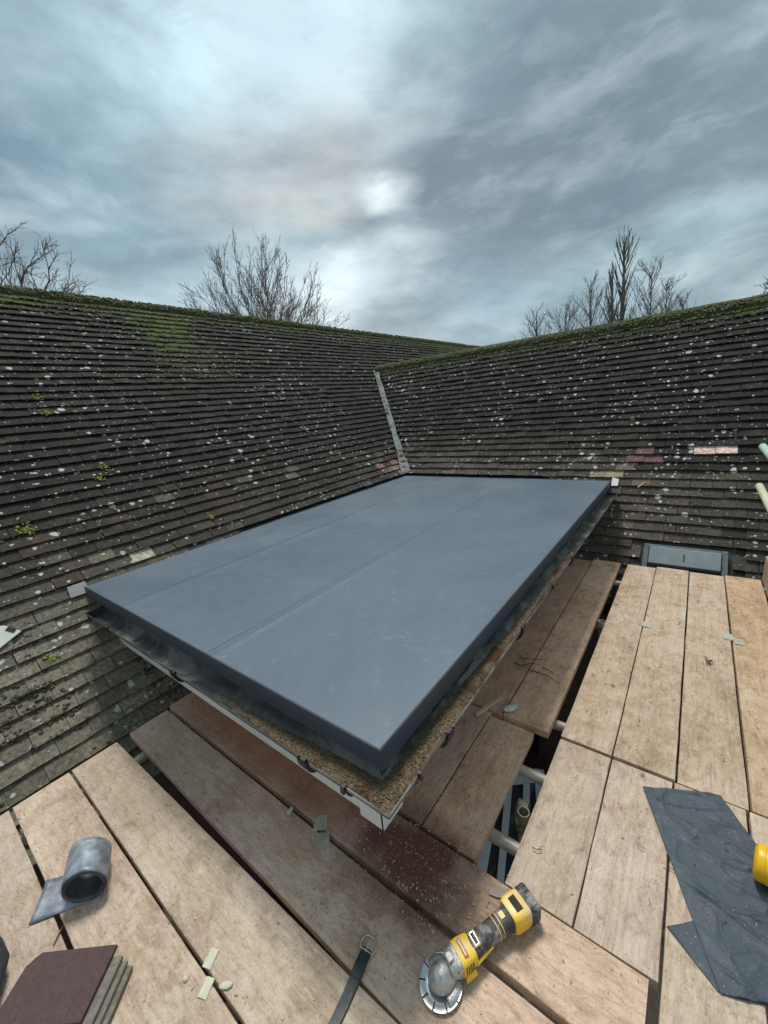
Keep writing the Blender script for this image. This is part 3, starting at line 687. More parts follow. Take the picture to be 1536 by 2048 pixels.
def bracket(root, p, d, out, w=.013, bulge=.006, mat='bracket'):
    b = MB(); vs = []; n = 14
    for s_ in (-w, w):
        for rr in (GR + .001, GR + bulge):
            for k in range(n + 1):
                an = math.pi * (1.02 + 1.02 * k / n); vs.append(Vector(p) + d * s_ + out * math.cos(an) * rr + Vector((0, 0, math.sin(an) * rr)))
    W_ = n + 1; fs = []
    for k in range(n): fs += [(k, k + 1, 2 * W_ + k + 1, 2 * W_ + k), (W_ + k + 1, W_ + k, 3 * W_ + k, 3 * W_ + k + 1), (k, W_ + k, W_ + k + 1, k + 1), (2 * W_ + k, 2 * W_ + k + 1, 3 * W_ + k + 1, 3 * W_ + k)]
    b.add(vs, fs); b.box(Vector(p) + out * (GR + .003) + Vector((0, 0, .0065)), (w * .55, .007, .0025), d, out, (0, 0, 1)); b.box(Vector(p) - out * .5 * GR * 0 + out * (GR + .010) + Vector((0, 0, -.006)), (w * .6, .003, .010), d, out, (0, 0, 1)); 
    return autosmooth(b.build('bracket', M[mat], root), 40)
gA, p0, d, out = gutter_run('gutter', (gx, gy, GZ), (-3.02, gy, GZ), (0, -1, 0), 'black half-round gutter under the front edge of the flat roof, grey inside')
for px in (603, 350):
    a = at(px, 1525 if px == 603 else 1345, GZ); bracket(gA, (a.x, gy, GZ), d, out, .022, .013)
a = at(688, 1575, GZ); bracket(gA, (a.x, gy, GZ), d, out, .012, .006)
a = at(205, 1262, GZ); bracket(gA, (a.x, gy, GZ), d, out, .010, .005)
gB, p0, d2, out2 = gutter_run('gutter', (gx, gy, GZ), (gx, 4.62, GZ), (1, 0, 0), 'black half-round gutter under the right edge of the flat roof, sandy near the corner')
for (px, py, w, bl_) in ((832, 1545, .010, .005), (893, 1463, .022, .013), (1040, 1255, .022, .013), (1100, 1172, .012, .006), (1140, 1115, .02, .012)):
    a = at(px, py, GZ); bracket(gB, (gx, a.y, GZ), d2, out2, w, bl_)
# little end piece of dark gutter on the left
b = MB(); b.box((-3.035, gy, GZ - .028), (.004, .05, .03)); b.build('stop_end', M['gutter'], gA)
# sand and grit lying in the gutters
def grit_fill(p0, p1, out, lab, f0, maxd):
    p0 = Vector(p0); p1 = Vector(p1); out = Vector(out); dr = (p1 - p0).normalized(); n = 90; K = 8; b = MB(); vs = []
    for i in range(n + 1):
        for k in range(K + 1):
            a = -1 + 2 * k / K; fr = f0(i / n)
            z = -GR + .004 + fr * (GR * .82) + .005 * fnoise(i * .35, k * .5, 3.3) + .0012 * fnoise(i * 1.7, k * 1.3, 8)
            w = math.sqrt(max(.0004, (GR - .0035) ** 2 - min(z, 0) ** 2))
            p = p0.lerp(p1, i / n)
            if i == 0: p = p - dr * (a * w)
            vs.append(p + out * a * w + Vector((0, 0, z)))
    W_ = K + 1; b.add(vs, [(i * W_ + k, i * W_ + k + 1, (i + 1) * W_ + k + 1, (i + 1) * W_ + k) for i in range(n) for k in range(K)])
    for q in range(1500):
        t = RND.random() ** 1.3; fr = f0(t); 
        if RND.random() > fr * 1.6 + .06: continue
        a = RND.uniform(-.9, .9); z = -GR + .006 + fr * GR * .82; w = math.sqrt(max(.0002, (GR - .006) ** 2 - min(z, 0) ** 2))
        s_ = RND.uniform(.0008, .0019); p = p0.lerp(p1, t) + out * a * w + Vector((0, 0, z + s_ * .5))
        if fr < .12: p = p0.lerp(p1, t) + out * a * GR * .5 + Vector((0, 0, -GR * .85))
        X = Vector((RND.gauss(0, 1), RND.gauss(0, 1), RND.gauss(0, .3))).normalized(); Y = X.cross(Vector((0, 0, 1))).normalized()
        b.box(p, (s_ * 1.3, s_, s_ * .7), X, Y, X.cross(Y), taper=.3)
    tag(b.build('gutter_debris', M['grit'], smooth=False), lab, 'debris', kind='stuff')
grit_fill((gx, gy, GZ), (-1.55, gy, GZ), (0, -1, 0), 'orange and sandy grit filling the front gutter near the roof corner', lambda t: max(0, .58 - .75 * t), 1)
grit_fill((gx, gy, GZ), (gx, 2.9, GZ), (1, 0, 0), 'sandy grit and moss filling the right gutter near the roof corner', lambda t: max(.04, .58 - 1.0 * t), 1)
# lead pieces tucked at the ends of the edge trim
b = MB(); vs = [SL.pt(.62, -.110, .058), SL.pt(.735, -.112, .060), SL.pt(.735, -.02, .058), SL.pt(.63, -.02, .056)]
b.add(vs + [v + SL.N * .003 for v in vs], TF); tag(b.build('lead_flashing', M['bright']), 'small shiny lead soaker on the tiles at the left corner of the flat roof', 'flashing')
b = MB(); vs = [SR.pt(-.672, -.115, .058), SR.pt(-.61, -.115, .058), SR.pt(-.61, -.03, .058), SR.pt(-.672, -.01, .060)]
b.add(vs + [v + SR.N * .004 for v in vs], TF); tag(b.build('lead_flashing', M['white']), 'small white flashing piece on the tiles at the far right corner of the flat roof', 'flashing')

# ------------------------------------------------------------------ scaffold
TH = .038
def board(x0, x1, y0, y1, along, label, col, z=0.0, skew=0.0, t0=0.0, t1=0.0):
    cx, cy = (x0 + x1) / 2, (y0 + y1) / 2
    ln, wd = ((x1 - x0), (y1 - y0)) if along == 'x' else ((y1 - y0), (x1 - x0))
    n = max(10, int(ln / .06)); b = MB(); vs = []; seed = RND.uniform(0, 50)
    for i in range(n + 1):
        x = -ln / 2 + ln * i / n
        e0 = -wd / 2 + t0 * (i / n) + .0022 * fnoise(x * 5, seed, 0); e1 = wd / 2 + t1 * (i / n) + .0022 * fnoise(x * 5, seed, 5)
        bow = .003 * fnoise(x * .8, seed, 9)
        r = .0022 + .0010 * fnoise(x * 9, seed, 3)
        xe = x
        pr = [(e0, -r), (e0 + r, 0), (e0 * .35, .0008), (e1 * .35, .0008), (e1 - r, 0), (e1, -r), (e1, -TH), (e0, -TH)]
        for (yy, zz) in pr:
            xx = xe + ((.0025 * fnoise(yy * 25, seed, 2)) if i in (0, n) else 0)
            vs.append((xx, yy, zz + bow + .0007 * fnoise(x * 14, yy * 30, seed)))
    K = 8
    fs = [(i * K + j, (i + 1) * K + j, (i + 1) * K + (j + 1) % K, i * K + (j + 1) % K) for i in range(n) for j in range(K)]
    fs += [tuple(range(K)), tuple(n * K + j for j in range(K - 1, -1, -1))]
    b.add(vs, fs, col); o = b.build('scaffold_board', M['board'])
    me = o.data; me.polygons.foreach_set('use_smooth', [len(p.vertices) == 4 for p in me.polygons])
    try: me.set_sharp_from_angle(angle=math.radians(30))
    except Exception: pass
    o.location = (cx, cy, z); o.rotation_euler = (0, 0, (0 if along == 'x' else math.pi / 2) + skew)
    tag(o, label, 'scaffold board', 'scaffold boards of the working platform'); return o
# boards running left to right
board(-2.385, .0, -.46, -.243, 'x', 'pale scaffold board at the bottom left corner, under the dark bag', (1.02, 1.0, .98))
board(-2.382, .0, -.226, -.006, 'x', 'pale scaffold board under the stack of brown tiles and the end of the lead strip', (1.04, 1.0, .95))
board(-2.386, .0, .008, .228, 'x', 'pale scaffold board carrying the roll of lead, with an orange stain at its far end', (1.12, 1.06, .98))
board(-2.388, .0, .239, .448, 'x', 'pale scaffold board under the belt, between the lead roll board and the wide dark gap', (1.05, 1.02, .94), t1=.045)
board(-2.393, .0, .514, .722, 'x', 'brown dusty scaffold board under the grinder disc, just beyond the wide dark gap', (1.22, 1.08, .98), t0=-.030)
board(-2.411, .012, .745, .955, 'x', 'reddish scaffold board directly below the front gutter, covered in red tile dust at its middle', (1.25, 1.12, 1.0), z=.0)
# near tier, running away
board(-.975, -.752, .972, 1.672, 'y', 'short grey-brown scaffold board beside the right gutter, near the roof corner', (1.1, .93, .82))
board(-.744, -.522, .968, 1.648, 'y', 'short brown board covered in sawdust, left of the opening with the window frames', (1.35, 1.06, .86))
board(-.405, -.190, .960, 1.680, 'y', 'short pale board right of the opening, beyond the grinder', (1.0, .96, .90))
board(-.185, .034, .960, 1.683, 'y', 'short pale board with white smears, left of the dark membrane offcut', (1.08, 1.05, 1.0))
board(.042, .262, .20, 1.686, 'y', 'pale scaffold board lying under the dark membrane offcut', (1.06, 1.02, .94))
board(.272, .494, .20, 1.688, 'y', 'scaffold board at the right edge under the yellow tub', (1.02, .98, .92))
board(.503, .72, .20, 1.688, 'y', 'outermost near scaffold board beyond the yellow tub', (1.0, .96, .9))
# far tier
board(-.930, -.700, 1.688, 3.985, 'y', 'long dark grey-brown board running beside the right gutter', (1.12, .88, .76))
board(-.692, -.464, 1.690, 4.030, 'y', 'long brown board between the dark gutter-side board and the long black gap', (1.4, 1.12, .92))
board(-.405, -.190, 1.694, 4.005, 'y', 'long pale board immediately right of the long black gap', (.96, .88, .78), z=.006)
board(-.184, .042, 1.692, 4.030, 'y', 'long pale board with a raised near end, reaching the middle of the roof window', (1.0, .93, .83), z=.010)
board(.050, .272, 1.696, 4.030, 'y', 'long pale board pointing at the right half of the roof window', (.98, .90, .80))
board(.282, .500, 1.698, 4.063, 'y', 'long pale board with orange wood at its far end, beside the upright toe board', (1.0, .88, .70))
board(.545, .76, 1.698, 4.063, 'y', 'far outer board right of the upright toe board', (.95, .86, .74))
# toe board on edge
b = MB(); b.box((.524, 3.35, .105), (.017, .72, .10), col=(.72, .68, .58)); 
tag(b.build('toe_board', M['board'], bevel=.003), 'upright weathered toe board at the far right edge of the platform', 'toe board')

SC = empty('scaffold', label='galvanised scaffold tubes and couplers seen through the gaps carrying the boards', cat='scaffold')
def sct(p0, p1, mat='galv', r=.0242, ring=True, name='tube'):
    p0 = Vector(p0); p1 = Vector(p1); b = MB(); n = 20
    b.tube([p0, p1], r, n, cap=False); b.tube([p1, p0], r - .004, n, cap=False)
    # annular ends
    for q in (p0, p1):
        d_ = (p1 - p0).normalized(); a = d_.cross(Vector((0, 0, 1))); a = a if a.length > .1 else Vector((1, 0, 0)); a.normalize(); c_ = d_.cross(a); vs = []
        for k in range(n):
            an = 2 * math.pi * k / n; e = a * math.cos(an) + c_ * math.sin(an); vs += [q + e * r, q + e * (r - .004)]
        b.add(vs, [(2 * k, 2 * ((k + 1) % n), 2 * ((k + 1) % n) + 1, 2 * k + 1) for k in range(n)])
    return autosmooth(b.build(name, M[mat], SC), 40)
zt = -TH - .0255
for (px, py) in ((1060, 1541), (1008, 1676), (1122, 1446), (1238, 1163)):
    a = at(px, py, zt + .02); sct((-1.02, a.y, zt), (.76, a.y, zt))
a = at(1047, 1612, -.02); b_ = sct((a.x, a.y, -3.0), (a.x, a.y, -.02 - .03)); st1 = a
a = at(1205, 1243, -.01); sct((a.x, a.y, -3.0), (a.x, a.y, -.01))
def coupler(p, d):
    b = MB(); d = Vector(d); b.tube([Vector(p) - d * .022, Vector(p) + d * .022], .033, 14); s_ = d.cross(Vector((0, 0, 1))); s_ = s_ if s_.length > .1 else Vector((1, 0, 0)); s_.normalize()
    b.tube([Vector(p) + s_ * .03, Vector(p) + s_ * .066], .007, 8); b.box(Vector(p) + s_ * .038, (.008, .014, .014), s_, d, s_.cross(d))
    autosmooth(b.build('coupler', M['coupler'], SC), 40)
coupler((st1.x, st1.y, -.12), (0, 0, 1)); coupler((st1.x - .02, st1.y + .05, -.10), (1, 0, 0))
coupler((a.x, a.y, -.07), (0, 0, 1)); coupler((a.x - .03, a.y + .045, -.06), (1, 0, 0))
# tube under the left boards, seen at the gap end
a = at(292, 1510, zt); sct((a.x, -.5, zt), (a.x, .96, zt)); sct((a.x + .03, .40, -3), (a.x + .03, .40, -.13))
for (px, py, mat, nm) in ((1519, 972, 'cream', 'tube'), (1526, 893, 'greentube', 'tube')):
    d_ = ray(px, py); k = 4.1 / d_[1]; p = Vector((d_[0] * k, 4.1, CAMZ + d_[2] * k)); sct(p, (p.x, .6, p.z), mat)
for y in (.55, 2.45):
    sct((.80, y, -3.0), (.80, y, 1.35))

# ------------------------------------------------------------------ window frames glimpsed through the opening
def seg_frame(name, quad, label, w=.055, t=.035):
    r_ = empty(name, label=label, cat='window frame'); q = [Vector(p) for p in quad]
    nn = (q[1] - q[0]).cross(q[3] - q[0]).normalized()
    for i in range(4):
        a_, b__ = q[i], q[(i + 1) % 4]; d_ = (b__ - a_); ln = d_.length; d_.normalize(); s_ = nn.cross(d_)
        b = MB(); ex = 0 if i % 2 else -w
        b.box((a_ + b__) / 2 + s_ * w / 2, (ln / 2 + (ex if ex else 0), w / 2, t / 2), d_, s_, nn); b.build('frame_bar', M['alu'], r_, bevel=.004)
    for f_ in (.34, .66):
        a_, b__ = q[0].lerp(q[1], f_), q[3].lerp(q[2], f_); d_ = (b__ - a_); ln = d_.length; d_.normalize(); s_ = nn.cross(d_)
        b = MB(); b.box((a_ + b__) / 2 + nn * .006, (ln / 2 - w, w * .33, t / 2 + .004), d_, s_, nn); b.build('glazing_bar', M['alu'], r_, bevel=.003)
    b = MB(); ins = [q[i].lerp(q[(i + 2) % 4], .06) for i in range(4)]; b.add(ins, [(0, 1, 2, 3)]); b.build('pane', M['glass'], r_)
    return r_
seg_frame('door_frame', [(-1.50, 2.60, -2.95), (-1.44, 3.62, -2.95), (-1.40, 3.60, -.9), (-1.45, 2.58, -.9)], 'grey aluminium door frame with dark glass standing below the opening in the boards', .09, .06)
seg_frame('window_frame', [(-1.30, 2.15, -2.97), (-.62, 2.55, -2.97), (-1.02, 3.55, -2.3), (-1.45, 3.2, -2.3)], 'grey aluminium frame leaning at an angle, lowest one in the opening', .10, .06)

# ------------------------------------------------------------------ moss and dirt (stuff)
def clumps(name, pts, mat, label, cat, flat=.6):
    b = MB()
    t = (1 + 5 ** .5) / 2
    ico = [Vector(v).normalized() for v in ((-1, t, 0), (1, t, 0), (-1, -t, 0), (1, -t, 0), (0, -1, t), (0, 1, t), (0, -1, -t), (0, 1, -t), (t, 0, -1), (t, 0, 1), (-t, 0, -1), (-t, 0, 1))]
    icf = [(0, 11, 5), (0, 5, 1), (0, 1, 7), (0, 7, 10), (0, 10, 11), (1, 5, 9), (5, 11, 4), (11, 10, 2), (10, 7, 6), (7, 1, 8), (3, 9, 4), (3, 4, 2), (3, 2, 6), (3, 6, 8), (3, 8, 9), (4, 9, 5), (2, 4, 11), (6, 2, 10), (8, 6, 7), (9, 8, 1)]
    for (p, s_, nn) in pts:
        vs = []
        for v in ico:
            w = v * s_ * RND.uniform(.65, 1.25); w = w - nn * w.dot(nn) * (1 - flat); vs.append(p + w)
        b.add(vs, icf)
    return tag(b.build(name, M[mat], smooth=True), label, cat, kind='stuff')
pts = []
for i in range(4200):
    u = RND.uniform(-.5, GABLE) if RND.random() < .6 else RND.uniform(0, 6); a = RND.uniform(-.1, 1.0)
    if RND.random() < .5:
        an = RND.gauss(.9, .5); p = Vector((xr + math.cos(an) * .118, u, zr - .045 + math.sin(an) * .11)); nn = Vector((math.cos(an), 0, math.sin(an)))
    else:
        v = V_L - abs(RND.gauss(0, .14)) - .08; v = round(v / GA) * GA - RND.uniform(-.005, .02); p = SL.pt(u, v, .046); nn = SL.N
    if fnoise(u * 1.7, a, 1) < -.25: continue
    pts.append((p, RND.uniform(.006, .020), nn))
for i in range(2400):          # green tongue of moss down the slope and its scattered cushions
    u = RND.gauss(2.85, .24); v = V_L - RND.uniform(.1, 1.45); v = round(v / GA) * GA + RND.uniform(-.015, .01)
    if RND.random() < .6: pts.append((SL.pt(u, v, .048), RND.uniform(.006, .018), SL.N))
clumps('moss', pts, 'moss', 'green moss cushions along the ridge and slope of the left roof', 'moss', .7)
pts = []
for i in range(2600):
    u = RND.uniform(-5, 2.4)
    if RND.random() < .5:
        an = math.pi - RND.gauss(.9, .5); p = Vector((u, YR + math.cos(an) * .118, ZR - .045 + math.sin(an) * .11)); nn = Vector((0, math.cos(an), math.sin(an)))
    else:
        v = V_R - abs(RND.gauss(0, .12)) - .08; v = round(v / GA) * GA - RND.uniform(-.005, .02); p = SR.pt(u, v, .046); nn = SR.N
    pts.append((p, RND.uniform(.006, .019), nn))
clumps('moss', pts, 'moss', 'green moss cushions along the ridge of the right roof', 'moss', .7)
pts = []
for i in range(7000):           # crumbling brown moss in the joints, low on the left slope
    u = RND.uniform(-1.2, 1.7); v = -.15 - abs(RND.gauss(0, .5)); v = round(v / GA) * GA
    if v < -1.3: continue
    f_ = fnoise(u * 2.5, v * 2.5, 6)
    if f_ < .02 - (-.45 - v) * .55: continue
    v += RND.gauss(-.004, .014) if RND.random() < .72 else RND.uniform(0, .1)
    pts.append((SL.pt(u, v, .040 if v % GA > .05 else .048), RND.uniform(.0025, .011) * (1.45 if v < -.5 else .9), SL.N))
for i in range(900):
    u = RND.uniform(-1, 5); v = round(RND.uniform(.1, 2.6) / GA) * GA + RND.gauss(-.004, .008)
    if fnoise(u * 1.7, v * 2, 16) > -.05: pts.append((SL.pt(u, v, .044), RND.uniform(.003, .010), SL.N))
for i in range(900):
    u = RND.uniform(-3, 2.0); v = round(RND.uniform(-1.0, 1.6) / GA) * GA + RND.gauss(-.004, .012)
    if (v < 0 and u < -.65) or skipR(u, v - .02): continue
    if fnoise(u * 1.7, v * 2, 26) > -.05: pts.append((SR.pt(u, v, .044), RND.uniform(.003, .009), SR.N))
clumps('moss', pts, 'mossbrown', 'crumbling brown moss and dirt in the tile joints', 'moss', .7)
pts = []
for (px, py, s_) in ((75, 805, .022), (95, 835, .018), (207, 942, .02), (200, 965, .016), (45, 1065, .024), (60, 1070, .02), (345, 670, .03), (420, 1040, .014), (100, 1325, .016)):
    d_ = ray(px, py); k = (Z0 - CAMZ + XL) / (d_[2] + d_[0]); c_ = Vector((d_[0] * k, d_[1] * k, CAMZ + d_[2] * k))
    for i in range(26): pts.append((c_ + SL.U * RND.gauss(0, s_) + SL.P * RND.gauss(0, s_) + SL.N * .052, RND.uniform(.004, .012), SL.N))
M['mossbright'] = simple('bright_moss', (.22, .24, .05), .95, 0, vary=.4, scale=60, bs=.6, kind='Position')
clumps('moss', pts, 'mossbright', 'small bright yellow-green moss cushions dotted over the left slope', 'moss', .7)
# loose crumbs on the boards
b = MB()
def crumb(x, y, z, s_):
    X = Vector((RND.gauss(0, 1), RND.gauss(0, 1), RND.gauss(0, .3))).normalized(); Y = X.cross(Vector((0, 0, 1))).normalized()
    b.box((x, y, z + s_ * .4), (s_ * RND.uniform(.8, 2.0), s_, s_ * .5), X, Y, X.cross(Y), taper=.3)
for i in range(2300):
    r_ = RND.random()
    if r_ < .35: x, y = RND.gauss(-.68, .17), RND.gauss(.85, .16)
    elif r_ < .62: x, y = RND.gauss(-.62, .09), RND.uniform(.97, 1.64)
    elif r_ < .72: x, y = RND.uniform(-.4, .5), RND.uniform(1.0, 3.9)
    else: x, y = RND.uniform(-2.3, 0), RND.uniform(-.2, .95)
    if .448 < y < .514 or .228 < y < .243 or .722 < y < .745 or -.006 < y < .008: continue
    if y > .955 and (-.522 < x < -.405 or y > 1.64 and x < -.4 or x > .5): continue
    if y < .955 and x > 0: continue
    crumb(x, y, .0015, RND.choice((.0008, .001, .0013, .0018, .0026)))
tag(b.build('sawdust_and_grit', M['chips']), 'pale crumbs of grit and sawdust scattered over the boards', 'debris', kind='stuff')
b = MB()
for i in range(340):           # fibres and needles
    if RND.random() < .65: x, y = RND.uniform(-.4, .5), RND.uniform(1.1, 3.9)
    else: x, y = RND.uniform(-.9, -.47), RND.uniform(1.7, 3.8)
    cx_, cy_ = x, y; l_ = RND.uniform(.008, .035); a_ = RND.uniform(0, 6.28)
    if any(lo < x + dx < hi for dx in (-l_, l_) for (lo, hi) in ((-.465, -.404), (-.191, -.183), (.042, .05))): continue
    if 1.66 < y < 1.72: continue
    b.tube([(x, y, .012), (x + math.cos(a_) * l_ * .5, y + math.sin(a_) * l_ * .5, .014), (x + math.cos(a_ + .5) * l_, y + math.sin(a_ + .5) * l_, .012)], RND.uniform(.0006, .0013), 4, False)
tag(b.build('plant_litter', M['twig']), 'dry stalks and needles littering the right-hand boards', 'debris', kind='stuff')

# ------------------------------------------------------------------ things lying on the platform
V = Vector
def lead_roll():
    r_ = empty('lead_roll', (0, 0, 0), label='partly unrolled roll of grey lead flashing on the left boards', cat='lead roll')
    T = V((-1.716, -.066, 0)); D = V((.56, .83, 0)).normalized(); Wd = V((-.83, .56, 0)).normalized(); wid = .140
    sag = lambda q: .006 + .004 * math.sin(q * 11)
    # unrolled end
    b = MB(); vs = []; n = 14; m_ = 8; Ls = .185
    for i in range(n + 1):
        for k in range(m_ + 1):
            p = T + D * (Ls * i / n) + Wd * (wid * k / m_); vs.append(p + V((0, 0, .006 + .0030 * fnoise(i * .5, k * .5, 3) + .010 * math.exp(-((i) / 2.2) ** 2) * (k / m_) ** 3)))
    b.add(vs, [(i * (m_ + 1) + k, (i + 1) * (m_ + 1) + k, (i + 1) * (m_ + 1) + k + 1, i * (m_ + 1) + k + 1) for i in range(n) for k in range(m_)])
    o = b.build('unrolled_strip', M['lead'], r_, smooth=True); sd = o.modifiers.new('t', 'SOLIDIFY'); sd.thickness = .003
    R0 = .070; T2 = T + V((-.004, .004, 0)); Wc = V((-.92, .40, 0)).normalized(); c = T + D * Ls + V((0, 0, R0 + .005)); b = MB(); vs = []; turns = 3.2; n = 120; m_ = 10
    for i in range(n + 1):
        an = -math.pi / 2 + turns * 2 * math.pi * i / n; rad = R0 - .016 * (i / n) ** .9 - .0015 * math.sin(an * 2 + 1)
        for k in range(m_ + 1):
            q = k / m_; w = wid * q + .004 * math.sin(i * .35) * (.3) - .006 * (i / n)
            rr = rad + .0030 * fnoise(an * 1.3, q * 2.2, 5)
            vs.append(c + D * math.cos(an) * rr * 1.03 + V((0, 0, math.sin(an) * rr * (.98))) + Wc * w)
    b.add(vs, [(i * (m_ + 1) + k, (i + 1) * (m_ + 1) + k, (i + 1) * (m_ + 1) + k + 1, i * (m_ + 1) + k + 1) for i in range(n) for k in range(m_)])
    o = b.build('coil', M['lead'], r_, smooth=True); o.data.materials.append(M['leadshade']); [setattr(p_, 'material_index', 1) for p_ in o.data.polygons if p_.index // m_ > n / turns]; sd = o.modifiers.new('t', 'SOLIDIFY'); sd.thickness = .0032; sd.offset = -1  # inner turns coloured dark to paint the shade inside the coil
lead_roll()
# stack of tiles
ld = V((.78, .63, 0)).normalized(); sd_ = V((.63, -.78, 0)).normalized(); TL = V((-1.530, -.080, 0))
labs = ['lowest brown tile of the small stack at the bottom left', 'second lowest brown tile of the small stack, its edge just showing', 'third brown tile of the stack, directly below the top one', 'purple-brown roof tile lying on top of the stack, upper left corner chipped']
for i in range(4):
    off = ld * (.052 - .0155 * i - (.012 if i == 3 else 0)) + sd_ * (.020 - .006 * i if i < 3 else -.014); z = .006 + i * .0135
    w_, h_ = .265, .168; base_ = TL + off
    poly = [(0.028, 0), (w_, 0), (w_, h_), (0, h_), (0, .030), (.008, .022), (.014, .012)]
    b = MB(); n = len(poly); vs = []
    cz = lambda u: .006 * (1 - ((u - w_ / 2) / (w_ / 2)) ** 2)
    for zz in (0, .0125):
        vs += [base_ + ld * u + sd_ * v + V((0, 0, z + zz + (0.0))) for u, v in poly]
    b.add(vs, [tuple(range(n)), tuple(range(2 * n - 1, n - 1, -1))] + [(k, n + k, n + (k + 1) % n, (k + 1) % n) for k in range(n)])
    o = b.build('roof_tile', M['purple'] if i == 3 else M['slate'], bevel=.0012)
    tag(o, labs[i], 'roof tile', 'stack of spare roof tiles')
    # top tile turned a little
# belt ------------------------------------------------------------------------
bel = empty('belt', label='black leather belt with a steel buckle lying across a board gap at the bottom', cat='belt')
p0 = at(733, 1902, .004); p1 = at(664, 2060, .004); d = (p1 - p0).normalized(); d.z = 0; d.normalize(); w = V((-d.y, d.x, 0))
b = MB(); vs = []; n = 22; hw = .0165
for i in range(n + 1):
    q = -.005 + .40 * i / n; z = .004 + .002 * math.sin(i * .6)
    for s_, dz in ((-1, 0), (-.85, .0035), (.85, .0035), (1, 0)): vs.append(p0 + d * q + w * (s_ * hw + .002 * math.sin(i * .35)) + V((0, 0, z + dz - .004)))
b.add(vs, [(i * 4 + k, i * 4 + k + 1, i * 4 + k + 5, i * 4 + k + 4) for i in range(n) for k in range(3)] + [(i * 4 + 3, i * 4, i * 4 + 4, i * 4 + 7) for i in range(n)])
b.build('strap', M['leather'], bel)
b = MB(); b.box(p0 + d * .033 + V((0, 0, .0052)), (.036, hw * .96, .0022), d, w, (0, 0, 1)); b.build('folded_end', M['leather'], bel, bevel=.0015)
b = MB(); pts = []
for (u, v) in ((.006, -.021), (-.008, -.026), (-.026, -.022), (-.034, -.012), (-.034, .012), (-.026, .022), (-.008, .026), (.006, .021)): pts.append(p0 + d * u + w * v + V((0, 0, .007)))
b.tube(pts, .0034, 8); b.tube([p0 + d * .002 - w * .02 + V((0, 0, .007)), p0 + d * .002 + w * .02 + V((0, 0, .007))], .002, 8)
autosmooth(b.build('buckle', M['buckle'], bel), 60)
b = MB(); b.tube([p0 + d * .006 + V((0, 0, .008)), p0 - d * .014 + w * .001 + V((0, 0, .011)), p0 - d * .033 + w * .003 + V((0, 0, .010))], [.002, .0018, .0012], 8); autosmooth(b.build('buckle_prong', M['buckle'], bel))

# membrane offcut -------------------------------------------------------------
def sheet(name, a, b_, c, d_, z, amp, label, nx=90, ny=150, seed=0):
    a, b_, c, d_ = (V((*p, 0)) for p in (a, b_, c, d_)); g = MB(); vs = []
    for i in range(nx + 1):
        for j in range(ny + 1):
            u, v = i / nx, j / ny; p = a.lerp(b_, u).lerp(d_.lerp(c, u), v)
            e = min(1, min(u, 1 - u) * 6 + .1) * 1.0
            cr = lambda a_, b2, s2, w2: max(0, w2 - abs(fnoise(a_, b2, s2))) / w2
            h = .12 + fnoise(p.x * 5 + seed, p.y * 4, 2) * .25 + .45 * cr(p.x * 3 + p.y * 2.5, p.y * 4.5 - p.x * 1.5, seed + 7, .07) + .35 * cr(p.x * 4, p.y * 7, seed + 17, .08) + .22 * cr(p.x * 9, p.y * 12, seed + 27, .10)
            p = p + V((.004 * fnoise(v * 4, u, 1), .003 * fnoise(u * 3, v, 9), z + amp * max(0, h) * (.25 + .75 * e))); vs.append(p)
    g.add(vs, [(i * (ny + 1) + j, i * (ny + 1) + j + 1, (i + 1) * (ny + 1) + j + 1, (i + 1) * (ny + 1) + j) for i in range(nx) for j in range(ny)])
    return g, name, label
def xy(px, py, z=.004): p = at(px, py, z); return (p.x, p.y)
mem = empty('membrane_offcut', label='crumpled dark rubber membrane offcut folded over at the lower right', cat='membrane')
g, _, _ = sheet('', xy(1285, 1573), xy(1441, 1592), (.50, 1.17), xy(1441, 1988), .006, .016, '', seed=1)
o = g.build('upper_layer', M['sheet'], mem, smooth=True); sd = o.modifiers.new('t', 'SOLIDIFY'); sd.thickness = .002
g, _, _ = sheet('', xy(1333, 1852), (.30, 1.36), (.36, 1.10), xy(1436, 1984), .0025, .003, '', 24, 30, seed=5)
o = g.build('folded_under_layer', M['sheet'], mem, smooth=True); sd = o.modifiers.new('t', 'SOLIDIFY'); sd.thickness = .0016
# yellow tub ------------------------------------------------------------------
tub = empty('yellow_tub', label='bright yellow ribbed plastic tub lying on the membrane at the right edge', cat='tub')
c0 = V((.262, 1.425, .072)); dx = V((1, -.13, 0)).normalized(); b = MB(); pts = []; rad = []
prof = [(0, .048), (.001, .052), (.004, .054)]
x_ = .004
while x_ < .30:
    prof += [(x_ + .002, .055), (x_ + .016, .055), (x_ + .018, .0535), (x_ + .021, .0535)]; x_ += .023
b.tube([c0 + dx * a for a, r in prof], [r for a, r in prof], 40, True)
autosmooth(b.build('body', M['yellowtub'], tub), 35)
b = MB(); b.tube([c0 - dx * .004, c0 + dx * .0], [.040, .046], 40); autosmooth(b.build('lid', M['yellowtub'], tub), 35)
# dark bag at the bottom left ----------------------------------------------------
b = MB(); vs = []; n, m_ = 28, 20; c0 = V((-1.655, -.235, .06))
for i in range(m_ + 1):
    ph = math.pi * i / m_
    for k in range(n):
        th = 2 * math.pi * k / n; r = 1 + .10 * fnoise(math.cos(th) * 2, math.sin(th) * 2, ph * 1.6)
        vs.append(c0 + V((math.cos(th) * math.sin(ph) * .17 * r, math.sin(th) * math.sin(ph) * .115 * r, math.cos(ph) * .055 * r)))
b.add(vs, [(i * n + k, i * n + (k + 1) % n, (i + 1) * n + (k + 1) % n, (i + 1) * n + k) for i in range(m_) for k in range(n)])
tag(b.build('bag', M['bag'], smooth=True), 'dark scuffed bag cut off by the bottom left corner of the picture', 'bag')

